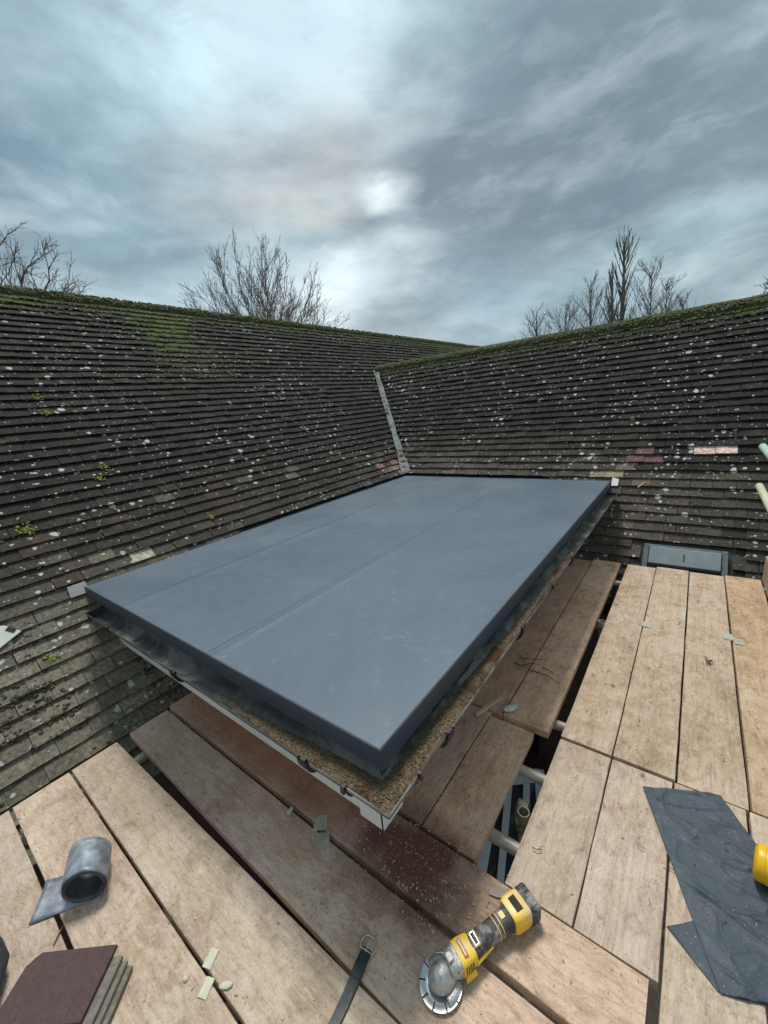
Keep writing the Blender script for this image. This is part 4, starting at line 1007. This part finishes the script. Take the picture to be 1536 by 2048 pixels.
# cordless grinder ---------------------------------------------------------------
GRN = empty('angle_grinder', label='dusty yellow and black cordless angle grinder with a diamond disc', cat='angle grinder')
ga = at(884, 1944, .045); gb = at(1040, 1818, .045)
gd = (gb - ga); gd.z = 0; glen = gd.length; gd.normalize(); gs = V((-gd.y, gd.x, 0)); GM = Matrix.Identity(4)
for i in range(3): GM[i][0] = gd[i]; GM[i][1] = gs[i]
GM[0][3], GM[1][3] = ga.x, ga.y
def gl(x, y, z): return GM @ V((x, y, z))
def loft(rings, name, mat, deg=50, cap=True, n=24):
    """rings: (x, cy, cz, half width, half height, squareness)"""
    b = MB(); vs = []
    for (x, cy, cz, hw_, hh, sq) in rings:
        for k in range(n):
            an = 2 * math.pi * k / n; c_, s_ = math.cos(an), math.sin(an); e = 2 / sq
            vs.append(gl(x, cy + math.copysign(abs(c_) ** e, c_) * hw_, cz + math.copysign(abs(s_) ** e, s_) * hh))
    R_ = len(rings)
    fs = [(i * n + k, i * n + (k + 1) % n, (i + 1) * n + (k + 1) % n, (i + 1) * n + k) for i in range(R_ - 1) for k in range(n)]
    if cap: fs += [tuple(range(n - 1, -1, -1)), tuple((R_ - 1) * n + k for k in range(n))]
    b.add(vs, fs); return autosmooth(b.build(name, M[mat], GRN), deg)
sc_ = glen / .30
def X_(v): return v * sc_
# disc
b = MB(); vs = []; fs = []; seg = 96; ti = V((0, 0, 0))
DC = (-.008, 0.0, .012)
def dz(x, y): return DC[2] + (x) * .06
slots = [k * seg // 10 for k in range(10)]
prof = [(.011, 0), (.048, 0), (.050, -.0006), (.0600, -.0006), (.0625, 0)]
radii = [.011, .030, .049, .051, .0625]; zz = [.0, .0, .0, .0014, .0014]
for side in (1, -1):
    for r, z in zip(radii, zz):
        for k in range(seg):
            an = 2 * math.pi * k / seg; rr = r
            if side == 1 or True:
                pass
            x, y = DC[0] + rr * math.cos(an), DC[1] + rr * math.sin(an)
            vs.append(gl(x, y, dz(x, y) + side * (.0011 + z)))
nr = len(radii)
for s0 in (0, 1):
    for i in range(nr - 1):
        for k in range(seg):
            if i == nr - 2 and any((k - s_) % seg == 0 for s_ in slots): continue   # cut slots in the rim
            if i == nr - 3 and False: continue
            q = (s0 * nr * seg + i * seg + k, s0 * nr * seg + i * seg + (k + 1) % seg, s0 * nr * seg + (i + 1) * seg + (k + 1) % seg, s0 * nr * seg + (i + 1) * seg + k)
            fs.append(q if s0 == 0 else q[::-1])
for k in range(seg):
    if any((k - s_) % seg == 0 for s_ in slots): continue
    a_ = (nr - 1) * seg; fs.append((a_ + k, a_ + (k + 1) % seg, nr * seg + a_ + (k + 1) % seg, nr * seg + a_ + k))
b.add(vs, fs); dsc = autosmooth(b.build('diamond_disc', M['disc'], GRN), 40)
b = MB()
for s_ in slots:
    an = 2 * math.pi * (s_ + .5) / seg
    for r, hl, hw_ in ((.0535, .0085, .0011), (.0455, .0018, .0018)):
        x, y = DC[0] + r * math.cos(an), DC[1] + r * math.sin(an); X = (gd * math.cos(an) + gs * math.sin(an)); Y = V((-X.y, X.x, 0))
        b.box(gl(x, y, dz(x, y) + .0016), (hl, hw_, .0012), X, Y, (0, 0, 1))
b.build('rim_slots', M['darkslot'], GRN)
# blade guard: half-round plate behind the disc
b = MB(); vs = []; n = 30
for k in range(n + 1):
    an = math.radians(-100 + 200 * k / n) + 0.0
    for r, z in ((.024, .022), (.056, .021), (.058, .017), (.058, .012)):
        vs.append(gl(DC[0] + .002 + r * math.cos(an), r * math.sin(an), z + DC[0] * 0 + (r * math.cos(an)) * .05))
b.add(vs, [(i * 4 + k, i * 4 + k + 1, i * 4 + k + 5, i * 4 + k + 4) for i in range(n) for k in range(3)])
o = b.build('guard', M['metal'], GRN, smooth=True); sdm = o.modifiers.new('t', 'SOLIDIFY'); sdm.thickness = .0018
# gear head: domed casting
b = MB(); vs = []; n = 28; rg = [(.040, .022), (.041, .030), (.037, .040), (.031, .050), (.024, .057), (.014, .062), (.004, .064)]
for r, z in rg:
    for k in range(n):
        an = 2 * math.pi * k / n; kx = 1.0 + .18 * max(0, math.cos(an)); vs.append(gl(-.002 + r * math.cos(an) * kx, r * math.sin(an) * .92, z))
b.add(vs, [(i * n + k, i * n + (k + 1) % n, (i + 1) * n + (k + 1) % n, (i + 1) * n + k) for i in range(len(rg) - 1) for k in range(n)] + [tuple((len(rg) - 1) * n + k for k in range(n))])
autosmooth(b.build('gear_head', M['metal'], GRN), 60)
loft([(X_(.020), 0, .044, .026, .020, 3), (X_(.040), 0, .046, .034, .027, 4), (X_(.052), 0, .046, .036, .029, 4)], 'gear_collar', 'metal')
b = MB(); b.box(gl(X_(.030), .004, .073), (.009, .012, .004), gd, gs, (0, 0, 1)); b.build('spindle_lock', M['metal'], GRN, bevel=.002)
b = MB()
for sy in (-1, 1):
    for q in (0, 1): b.tube([gl(X_(.044), sy * .029, .060 - q * .03), gl(X_(.036), sy * .029, .060 - q * .03)], .004, 10)
autosmooth(b.build('screws', M['darkslot'], GRN))
# yellow front housing with flare, long grip, rear battery housing
loft([(X_(.053), 0, .046, .037, .0295, 4), (X_(.070), 0, .047, .0375, .030, 4), (X_(.092), 0, .047, .036, .029, 3.5), (X_(.105), 0, .047, .034, .027, 3)], 'front_housing', 'yellow')
loft([(X_(.098), 0, .0475, .0315, .027, 3), (X_(.115), 0, .048, .030, .0265, 3), (X_(.165), 0, .048, .0275, .025, 2.7), (X_(.205), 0, .048, .0285, .0255, 2.7), (X_(.225), 0, .048, .030, .026, 3)], 'grip', 'blackrub')
for sy in (-1, 1):
    b = MB(); b.tube([gl(X_(.098), sy * .0335, .040), gl(X_(.12), sy * .0315, .041), gl(X_(.165), sy * .0285, .044)], [.006, .0052, .003], 10); autosmooth(b.build('side_flash', M['yellow'], GRN))
b = MB()
for sy in (-1, 1):
    for q in range(4): b.box(gl(X_(.062 + .008 * q), sy * .0372, .052), (.0014, .0012, .011), gd, gs, (0, 0, 1))
b.build('cooling_vents', M['darkslot'], GRN)
b = MB()
for (u, v) in ((.268, -.031), (.268, .031), (.298, -.031), (.298, .031)): b.tube([gl(X_(u), v, .078), gl(X_(u), v, .0815)], .0026, 8)
b.build('housing_screws', M['darkslot'], GRN)
# paddle flare under the front
b = MB(); b.box(gl(X_(.075), -.040, .026), (.020, .004, .012), gd, gs, (0, 0, 1), taper=.2); b.build('vent_fin', M['yellow'], GRN, bevel=.002)
# printed frame and label on the grip
def outline(x0, x1, y0, y1, z, w_, mat, name):
    b = MB()
    for (xa, xb, ya, yb) in ((x0, x1, y0, y0 + w_), (x0, x1, y1 - w_, y1), (x0, x0 + w_, y0 + w_, y1 - w_), (x1 - w_, x1, y0 + w_, y1 - w_)):
        b.box(gl((xa + xb) / 2, (ya + yb) / 2, z), ((xb - xa) / 2, (yb - ya) / 2, .0004), gd, gs, (0, 0, 1))
    return b.build(name, M[mat], GRN)
outline(X_(.112), X_(.126), -.015, .017, .0748, .0010, 'buckle', 'badge_outline')
outline(X_(.108), X_(.130), -.019, .020, .0747, .0009, 'stickery', 'badge_outline')
b = MB(); b.box(gl(X_(.074), 0, .0772), (.0065, .024, .0005), gd, gs, (0, 0, 1)); b.build('label_plate', M['sticker'], GRN, bevel=.0004)
b = MB(); b.box(gl(X_(.0735), 0, .0779), (.0022, .019, .0003), gd, gs, (0, 0, 1)); b.build('label_stripe', M['stickery'], GRN)
for xx in (.196, .210):
    loft([(X_(xx), 0, .048, .0300, .0268, 2.8), (X_(xx + .0022), 0, .048, .0300, .0268, 2.8)], 'grip_ring', 'yellow')
loft([(X_(.224), 0, .048, .0290, .0255, 3), (X_(.240), 0, .048, .030, .027, 3), (X_(.252), 0, .048, .033, .030, 3.5), (X_(.262), 0, .048, .037, .033, 4)], 'rear_neck', 'blackrub')
b = MB(); b.box(gl(X_(.228), .004, .0752), (.008, .010, .0012), gd, gs, (0, 0, 1)); b.build('switch_plate', M['yellow'], GRN, bevel=.001)
loft([(X_(.250), 0, .050, .036, .032, 5), (X_(.262), 0, .049, .040, .036, 5.5), (X_(.300), 0, .047, .041, .037, 5.5), (X_(.312), 0, .046, .040, .035, 5)], 'battery_housing', 'yellow')
b = MB(); b.box(gl(X_(.282), .001, .0838), (.012, .022, .0018), gd, gs, (0, 0, 1)); b.build('vent_window', M['darkslot'], GRN, bevel=.0015)
outline(X_(.282) - .015, X_(.282) + .015, -.024, .026, .0838, .0014, 'stickery', 'vent_outline')
loft([(X_(.312), 0, .044, .039, .034, 5), (X_(.318), 0, .043, .042, .036, 6), (X_(.345), 0, .042, .042, .036, 6), (X_(.350), 0, .042, .039, .033, 6)], 'battery', 'blackrub')
b = MB()
for q in range(5): b.box(gl(X_(.332), -.028 + q * .014, .0782), (.011, .0028, .0016), gd, gs, (0, 0, 1))
b.build('battery_ribs', M['blackrub'], GRN, bevel=.0008)

# packers straddling the board joints ---------------------------------------------
def packer(px, py, mat, label, lx=.036, ly=.058, rot=None, z=.0015, group='flat packers on the board joints'):
    p = at(px, py, z); b = MB(); a = rot; X = V((math.cos(a), math.sin(a), 0)); Y = V((-X.y, X.x, 0))
    k = [( -1, -.92), (.95, -1), (1, .9), (-.9, 1)]; vs = []
    for zz_ in (0, .003):
        for (u, v) in k: vs.append(p + X * u * lx / 2 + Y * v * ly / 2 + V((0, 0, zz_ + .0015 * u * v)))
    b.add(vs, TF); o = b.build('packer', M[mat], bevel=.0006); tag(o, label, 'packer', group)
packer(641, 1646, 'chip', 'flat grey-green packer on the red board, upper one of the pair by the roof corner', .058, .062, .75)
packer(646, 1681, 'chip', 'flat grey-green packer on the brown board, lower one of the pair by the roof corner', .052, .062, .75)
packer(422, 1917, 'chippale', 'flat cream packer, upper one of the pair between lead roll and belt', .030, .050, .45)
packer(413, 1976, 'chippale', 'flat cream packer, lower one of the pair between lead roll and belt', .030, .048, .45)
packer(1017, 1247, 'chip', 'faint flat packer left of the joint on the far brown board', .05, .06, 1.4) if False else None
packer(1271, 1240 + 8, 'chip', 'thin flat packer at the joint of the first two pale far boards, left one', .060, .075, .1)
packer(1294, 1250, 'chip', 'thin flat packer at the joint of the first two pale far boards, right one', .055, .075, .1, z=.012)
packer(1456, 1274, 'chip', 'thin flat packer on the far board left of the orange ended board', .055, .08, .2)
packer(1478, 1284, 'chip', 'thin flat packer lying on the orange ended far board', .055, .075, .2)
# small odds and ends
def lump(name, p, h, mat, label, cat, rot=0, flat=1):
    b = MB(); n, m_ = 10, 7; vs = []; c_, s_ = math.cos(rot), math.sin(rot)
    for i in range(m_ + 1):
        ph = math.pi * i / m_
        for k in range(n):
            th = 2 * math.pi * k / n; r = 1 + .25 * fnoise(math.cos(th) * 2 + p[0] * 50, math.sin(th) * 2, ph * 2)
            x, y, z = math.cos(th) * math.sin(ph) * h[0] * r, math.sin(th) * math.sin(ph) * h[1] * r, math.cos(ph) * h[2] * r
            vs.append(V(p) + V((x * c_ - y * s_, x * s_ + y * c_, z)))
    b.add(vs, [(i * n + k, i * n + (k + 1) % n, (i + 1) * n + (k + 1) % n, (i + 1) * n + k) for i in range(m_) for k in range(n)])
    return tag(b.build(name, M[mat], smooth=True), label, cat)
def stick(name, a, b__, w_, h_, mat, label, cat, up=V((0, 0, 1))):
    a, b__ = V(a), V(b__); d_ = (b__ - a); ln = d_.length; d_.normalize(); s_ = up.cross(d_).normalized(); b = MB(); vs = []; n = 5
    for i in range(n + 1):
        t = i / n; ww = w_ * (.75 + .3 * math.sin(t * 3) + .12 * fnoise(t * 4, a.x * 9, 1)); c_ = a.lerp(b__, t) + s_ * .08 * w_ * math.sin(t * 4)
        for (u, v) in ((-1, 0), (1, 0), (.8, 1), (-.8, 1)): vs.append(c_ + s_ * u * ww / 2 + up * v * h_)
    b.add(vs, [(i * 4 + k, i * 4 + (k + 1) % 4, (i + 1) * 4 + (k + 1) % 4, (i + 1) * 4 + k) for i in range(n) for k in range(4)] + [(3, 2, 1, 0), tuple(n * 4 + k for k in range(4))])
    return tag(b.build(name, M[mat]), label, cat)
stick('wood_splinter', at(952, 1431, .004), at(1003, 1395, .006), .024, .010, 'splinter', 'pale split piece of timber lying beside the right gutter', 'timber offcut')
lump('plaster_lump', at(1020, 1416, .014), (.045, .022, .012), 'whitechip', 'white dusty lump on the near end of the far boards', 'lump', 1.0)
stick('wood_splinter', SR.pt(-.43, -.125, .056), SR.pt(-.375, -.055, .054), .012, .006, 'splinter', 'short pale splinter resting on the right-hand tiles', 'timber offcut', SR.N)
lump('white_scrap', at(580, 1621, .006), (.010, .018, .005), 'whitechip', 'small white scrap at the board joint left of the roof corner', 'scrap', .3)
lump('plaster_lump', at(371, 1957, .005), (.009, .007, .005), 'whitechip', 'tiny cream lump left of the cream packers', 'lump')
lump('plaster_lump', at(452, 1970, .004), (.022, .010, .004), 'chippale', 'cream crumbs right of the cream packers', 'lump', .7)
b = MB(); c_ = at(996, 1787, .003); vs = []
for i in range(9):
    an = math.radians(60 + 60 * i / 8)
    for r, z in ((.20, 0), (.20, .012), (.198, .012), (.198, 0)): vs.append(c_ + V((math.cos(an) * r * .18, (math.sin(an) - .9) * r * .25 + (.012 if z == 0 else -.006), z)))
b.add(vs, [(i * 4 + k, i * 4 + (k + 1) % 4, (i + 1) * 4 + (k + 1) % 4, (i + 1) * 4 + k) for i in range(8) for k in range(4)]); 
b = MB(); X = V((.93, .36, 0)); Y = V((-.36, .93, 0)); 
vs = [c_ + X * u + Y * v + V((0, 0, z)) for (u, v, z) in ((-.030, -.010, .001), (0, -.014, .003), (.030, -.010, .001), (.028, .012, .002), (0, .012, .008), (-.028, .014, .002))]
vs += [v + V((0, 0, .0022)) for v in vs]
b.add(vs, [(5, 4, 3, 2, 1, 0), (6, 7, 8, 9, 10, 11)] + [(k, (k + 1) % 6, 6 + (k + 1) % 6, 6 + k) for k in range(6)])
tag(b.build('plastic_scrap', simple('greyish_scrap', (.28, .24, .21), .5)), 'small grey-brown curved scrap beside the grinder battery', 'scrap')
lump('plaster_lump', at(866, 1863, .004), (.008, .006, .004), 'chip', 'tiny grey fragment at the board joint above the grinder', 'lump')
# twigs
b = MB()
for (a, c) in (((1040, 1315), (1095, 1318)), ((1030, 1325), (1065, 1345)), ((1062, 1340), (1120, 1368)), ((1085, 1335), (1110, 1350)), ((1045, 1330), (1080, 1330))):
    p, q = at(*a, .006), at(*c, .008); mm_ = p.lerp(q, .5) + V((RND.gauss(0, .012), RND.gauss(0, .012), .010)); b.tube([p, mm_, q], [.0028, .0024, .0014], 5)
tag(b.build('twigs', M['twig'], smooth=True), 'thin dry twigs lying across the dark board joint by the right gutter', 'twigs')
b = MB(); p = at(1415, 1322, .01)
for k in range(6): 
    a_ = RND.uniform(0, 6.28); q = p + V((math.cos(a_) * .03, math.sin(a_) * .045, RND.uniform(0, .012))); b.tube([p, p.lerp(q, .5) + V((0, 0, .008)), q], [.003, .0035, .001], 5)
tag(b.build('dry_leaf', M['twig'], smooth=True), 'curled brown leaf in the middle of the pale far board', 'leaf')
b = MB(); p = at(118, 1868, .002); q = at(106, 1892, .004); b.tube([at(128, 1848, .003), p, q], [.001, .0035, .0012], 5)
tag(b.build('dry_leaf', M['twig'], smooth=True), 'thin brown leaf stalk near the tip of the lead strip', 'leaf')
# flat case on the left tiles -------------------------------------------------------
def onL(px, py, h):
    d_ = ray(px, py); k = (Z0 - CAMZ + XL + h / r2) / (d_[2] + d_[0]); return V((d_[0] * k, d_[1] * k, CAMZ + d_[2] * k))
cs = empty('flat_case', label='off-white flat case with black edges resting on the tiles at the left edge', cat='case')
q = [onL(-60, 1256, .066), onL(10, 1251, .066), onL(43, 1262, .066), onL(-10, 1304, .066), onL(-90, 1320, .066)]
b = MB(); n = 5; vs = [p for p in q] + [p - SL.N * .008 for p in q]
b.add(vs, [tuple(range(n))[::-1], tuple(range(n, 2 * n))] + [(k, (k + 1) % n, n + (k + 1) % n, n + k) for k in range(n)]); b.build('top_panel', M['case'], cs, bevel=.003)
b = MB(); cc = sum(q, V()) / 5; q2 = [cc + (p - cc) * 1.02 - SL.N * .0085 for p in q]; vs = q2 + [p - SL.N * .014 for p in q2]
b.add(vs, [tuple(range(n))[::-1], tuple(range(n, 2 * n))] + [(k, (k + 1) % n, n + (k + 1) % n, n + k) for k in range(n)]); b.build('black_edge', M['blackrub'], cs)
b = MB(); a_ = onL(13, 1257, .067); c_ = onL(30, 1262, .067); d_ = (c_ - a_); 
b.box((a_ + c_) / 2, (d_.length / 2, .012, .003), d_.normalized(), SL.N.cross(d_.normalized()), SL.N); b.build('catch', M['darkslot'], cs)

# ------------------------------------------------------------------ bare trees
def tree(px, py_top, dist, spread_px, kind, label, mat='bark', rmin=.008, seed=1, base_px=None):
    rr = random.Random(seed); top = atd(px, py_top, dist); base_ = V((top.x, top.y, -3.05)); H = top.z + 3.05
    Wd = spread_px / FP * dist * 1.25 / 2
    root = empty('bare_tree', tuple(base_), label=label, cat='tree', group='bare winter trees beyond the roofs')
    tb = MB(); br = MB(); P0 = V((0, 0, 0)); cnt = [0]
    def grow(p, d, ln, r, dep, up, wig):
        n = 4 if dep < 3 else 3; pts = [p]; rad = [r]; q = V(p); dd = V(d)
        for i in range(n):
            dd = (dd + V((rr.gauss(0, wig), rr.gauss(0, wig), rr.gauss(0, wig) + up))).normalized(); q = q + dd * (ln / n); pts.append(V(q)); rad.append(max(rmin * .5, r * (1 - .75 * (i + 1) / n)))
        br.tube(pts, rad, 3 if dep > 0 else 5, False); cnt[0] += 1
        if dep >= DEP: return
        nc = CH[dep] if dep < len(CH) else 2
        for c in range(nc):
            t = rr.uniform(.25, .98) if c else 1.0; k = min(n - 1, int(t * n)); s0 = pts[k].lerp(pts[k + 1], t * n - k if t < 1 else 1); 
            ax = V((rr.gauss(0, 1), rr.gauss(0, 1), rr.gauss(0, .5))).normalized(); a_ = ANG * rr.uniform(.6, 1.3)
            nd = (dd * math.cos(a_) + ax.cross(dd).normalized() * math.sin(a_)).normalized()
            grow(s0, nd, ln * LR * rr.uniform(.7, 1.15) * (1 - .35 * t), max(rmin * .6, r * .55), dep + 1, up, wig)
    if kind == 'fan':
        DEP, CH, ANG, LR = 3, [8, 7, 5], .42, .46
        fk = H * .52; tb.tube([P0, V((0, 0, fk * .5)), V((0, 0, fk))], [.28, .22, .17], 10)
        ns = 34
        for k in range(ns):
            a_ = 6.283 * k / ns * 2.4; out = math.sqrt((k + .5) / ns)
            tip = V((math.cos(a_) * Wd * out, math.sin(a_) * Wd * out, H - fk - (H - fk) * .42 * out ** 2.2)); ln = tip.length
            grow(V((0, 0, fk * rr.uniform(.9, 1.0))), tip.normalized(), ln * .92, .034, 0, .015, .05)
    elif kind == 'round':
        DEP, CH, ANG, LR = 4, [7, 6, 4, 3], .62, .55
        fk = H * .45; tb.tube([P0, V((.1, 0, fk * .5)), V((0, 0, fk))], [.42, .36, .3], 10)
        ns = 16
        for k in range(ns):
            a_ = 2.399 * k; out = math.sqrt((k + .5) / ns); tip = V((math.cos(a_) * Wd * out, math.sin(a_) * Wd * out, (H - fk) * (1 - .55 * out ** 2)))
            grow(V((0, 0, fk * rr.uniform(.8, 1.0))), tip.normalized(), tip.length * .85, .07, 0, .06, .12)
    elif kind == 'poplar':
        DEP, CH, ANG, LR = 2, [4, 3], .24, .5
        tb.tube([P0, V((0, 0, H * .35)), V((.1, 0, H * .7)), V((0, 0, H * .97))], [.45, .36, .2, .04], 8)
        for k in range(62):
            h = rr.uniform(.16, .92); a_ = rr.uniform(0, 6.28); env = Wd * (math.sin(min(1, (h - .05) * 1.15) * math.pi) ** .7 + .15) * 1.0
            ln = H * .22 * (1 - h * .55); st = env / max(ln, .1); d_ = V((math.cos(a_) * min(.55, st), math.sin(a_) * min(.55, st), 1)).normalized()
            grow(V((0, 0, h * H)), d_, min(ln, (H * 1.0 - h * H) + .3), .08, 0, .10, .03)
    else:   # loose upright
        DEP, CH, ANG, LR = 2, [5, 3], .55, .5
        tb.tube([P0, V((0, 0, H * .4)), V((.1, .1, H * .75)), V((0, 0, H))], [.22, .17, .08, .02], 6)
        for k in range(30):
            h = rr.uniform(.45, .95); a_ = rr.uniform(0, 6.28); env = Wd * (1.15 - h) * 2.2
            d_ = V((math.cos(a_) * .65, math.sin(a_) * .65, 1)).normalized(); grow(V((0, 0, h * H)), d_, min(env * 1.5, H * .25), .045, 0, .05, .08)
    tb.build('trunk', M[mat], root, smooth=True); br.build('crown', M[mat], root, smooth=True)
tree(-45, 432, 24, 225, 'round', 'large bare rounded tree behind the left ridge at the left edge', seed=3)
tree(508, 535, 21, 205, 'fan', 'bare fan-shaped tree behind the left ridge, left of centre', rmin=.008, seed=5)
tree(1250, 470, 62, 44, 'poplar', 'tall narrow poplar, the highest tree above the right ridge', 'barkmid', .022, 2)
tree(1182, 560, 55, 50, 'loose', 'bare pointed tree left of the tall poplar', 'barkpale', .022, 8)
tree(1304, 532, 55, 54, 'loose', 'bare loose tree directly right of the tall poplar', 'barkpale', .022, 9)
tree(1072, 612, 58, 40, 'loose', 'small bare tree above the right ridge, leftmost of the group', 'barkpale', .020, 10)
tree(1130, 622, 58, 60, 'loose', 'low wide bare tree between the leftmost tree and the pointed tree', 'barkpale', .020, 11)
tree(1226, 548, 62, 26, 'poplar', 'thin pale tree just left of the poplar stem', 'barkpale', .020, 12)
tree(1334, 562, 60, 40, 'loose', 'small bare tree, second right of the tall poplar', 'barkpale', .020, 13)
tree(1368, 590, 60, 34, 'loose', 'faint low bare tree, third right of the tall poplar', 'barkpale', .018, 14)
tree(1610, 520, 40, 80, 'round', 'bare tree cut by the right edge above the right ridge', 'bark', .022, 15)
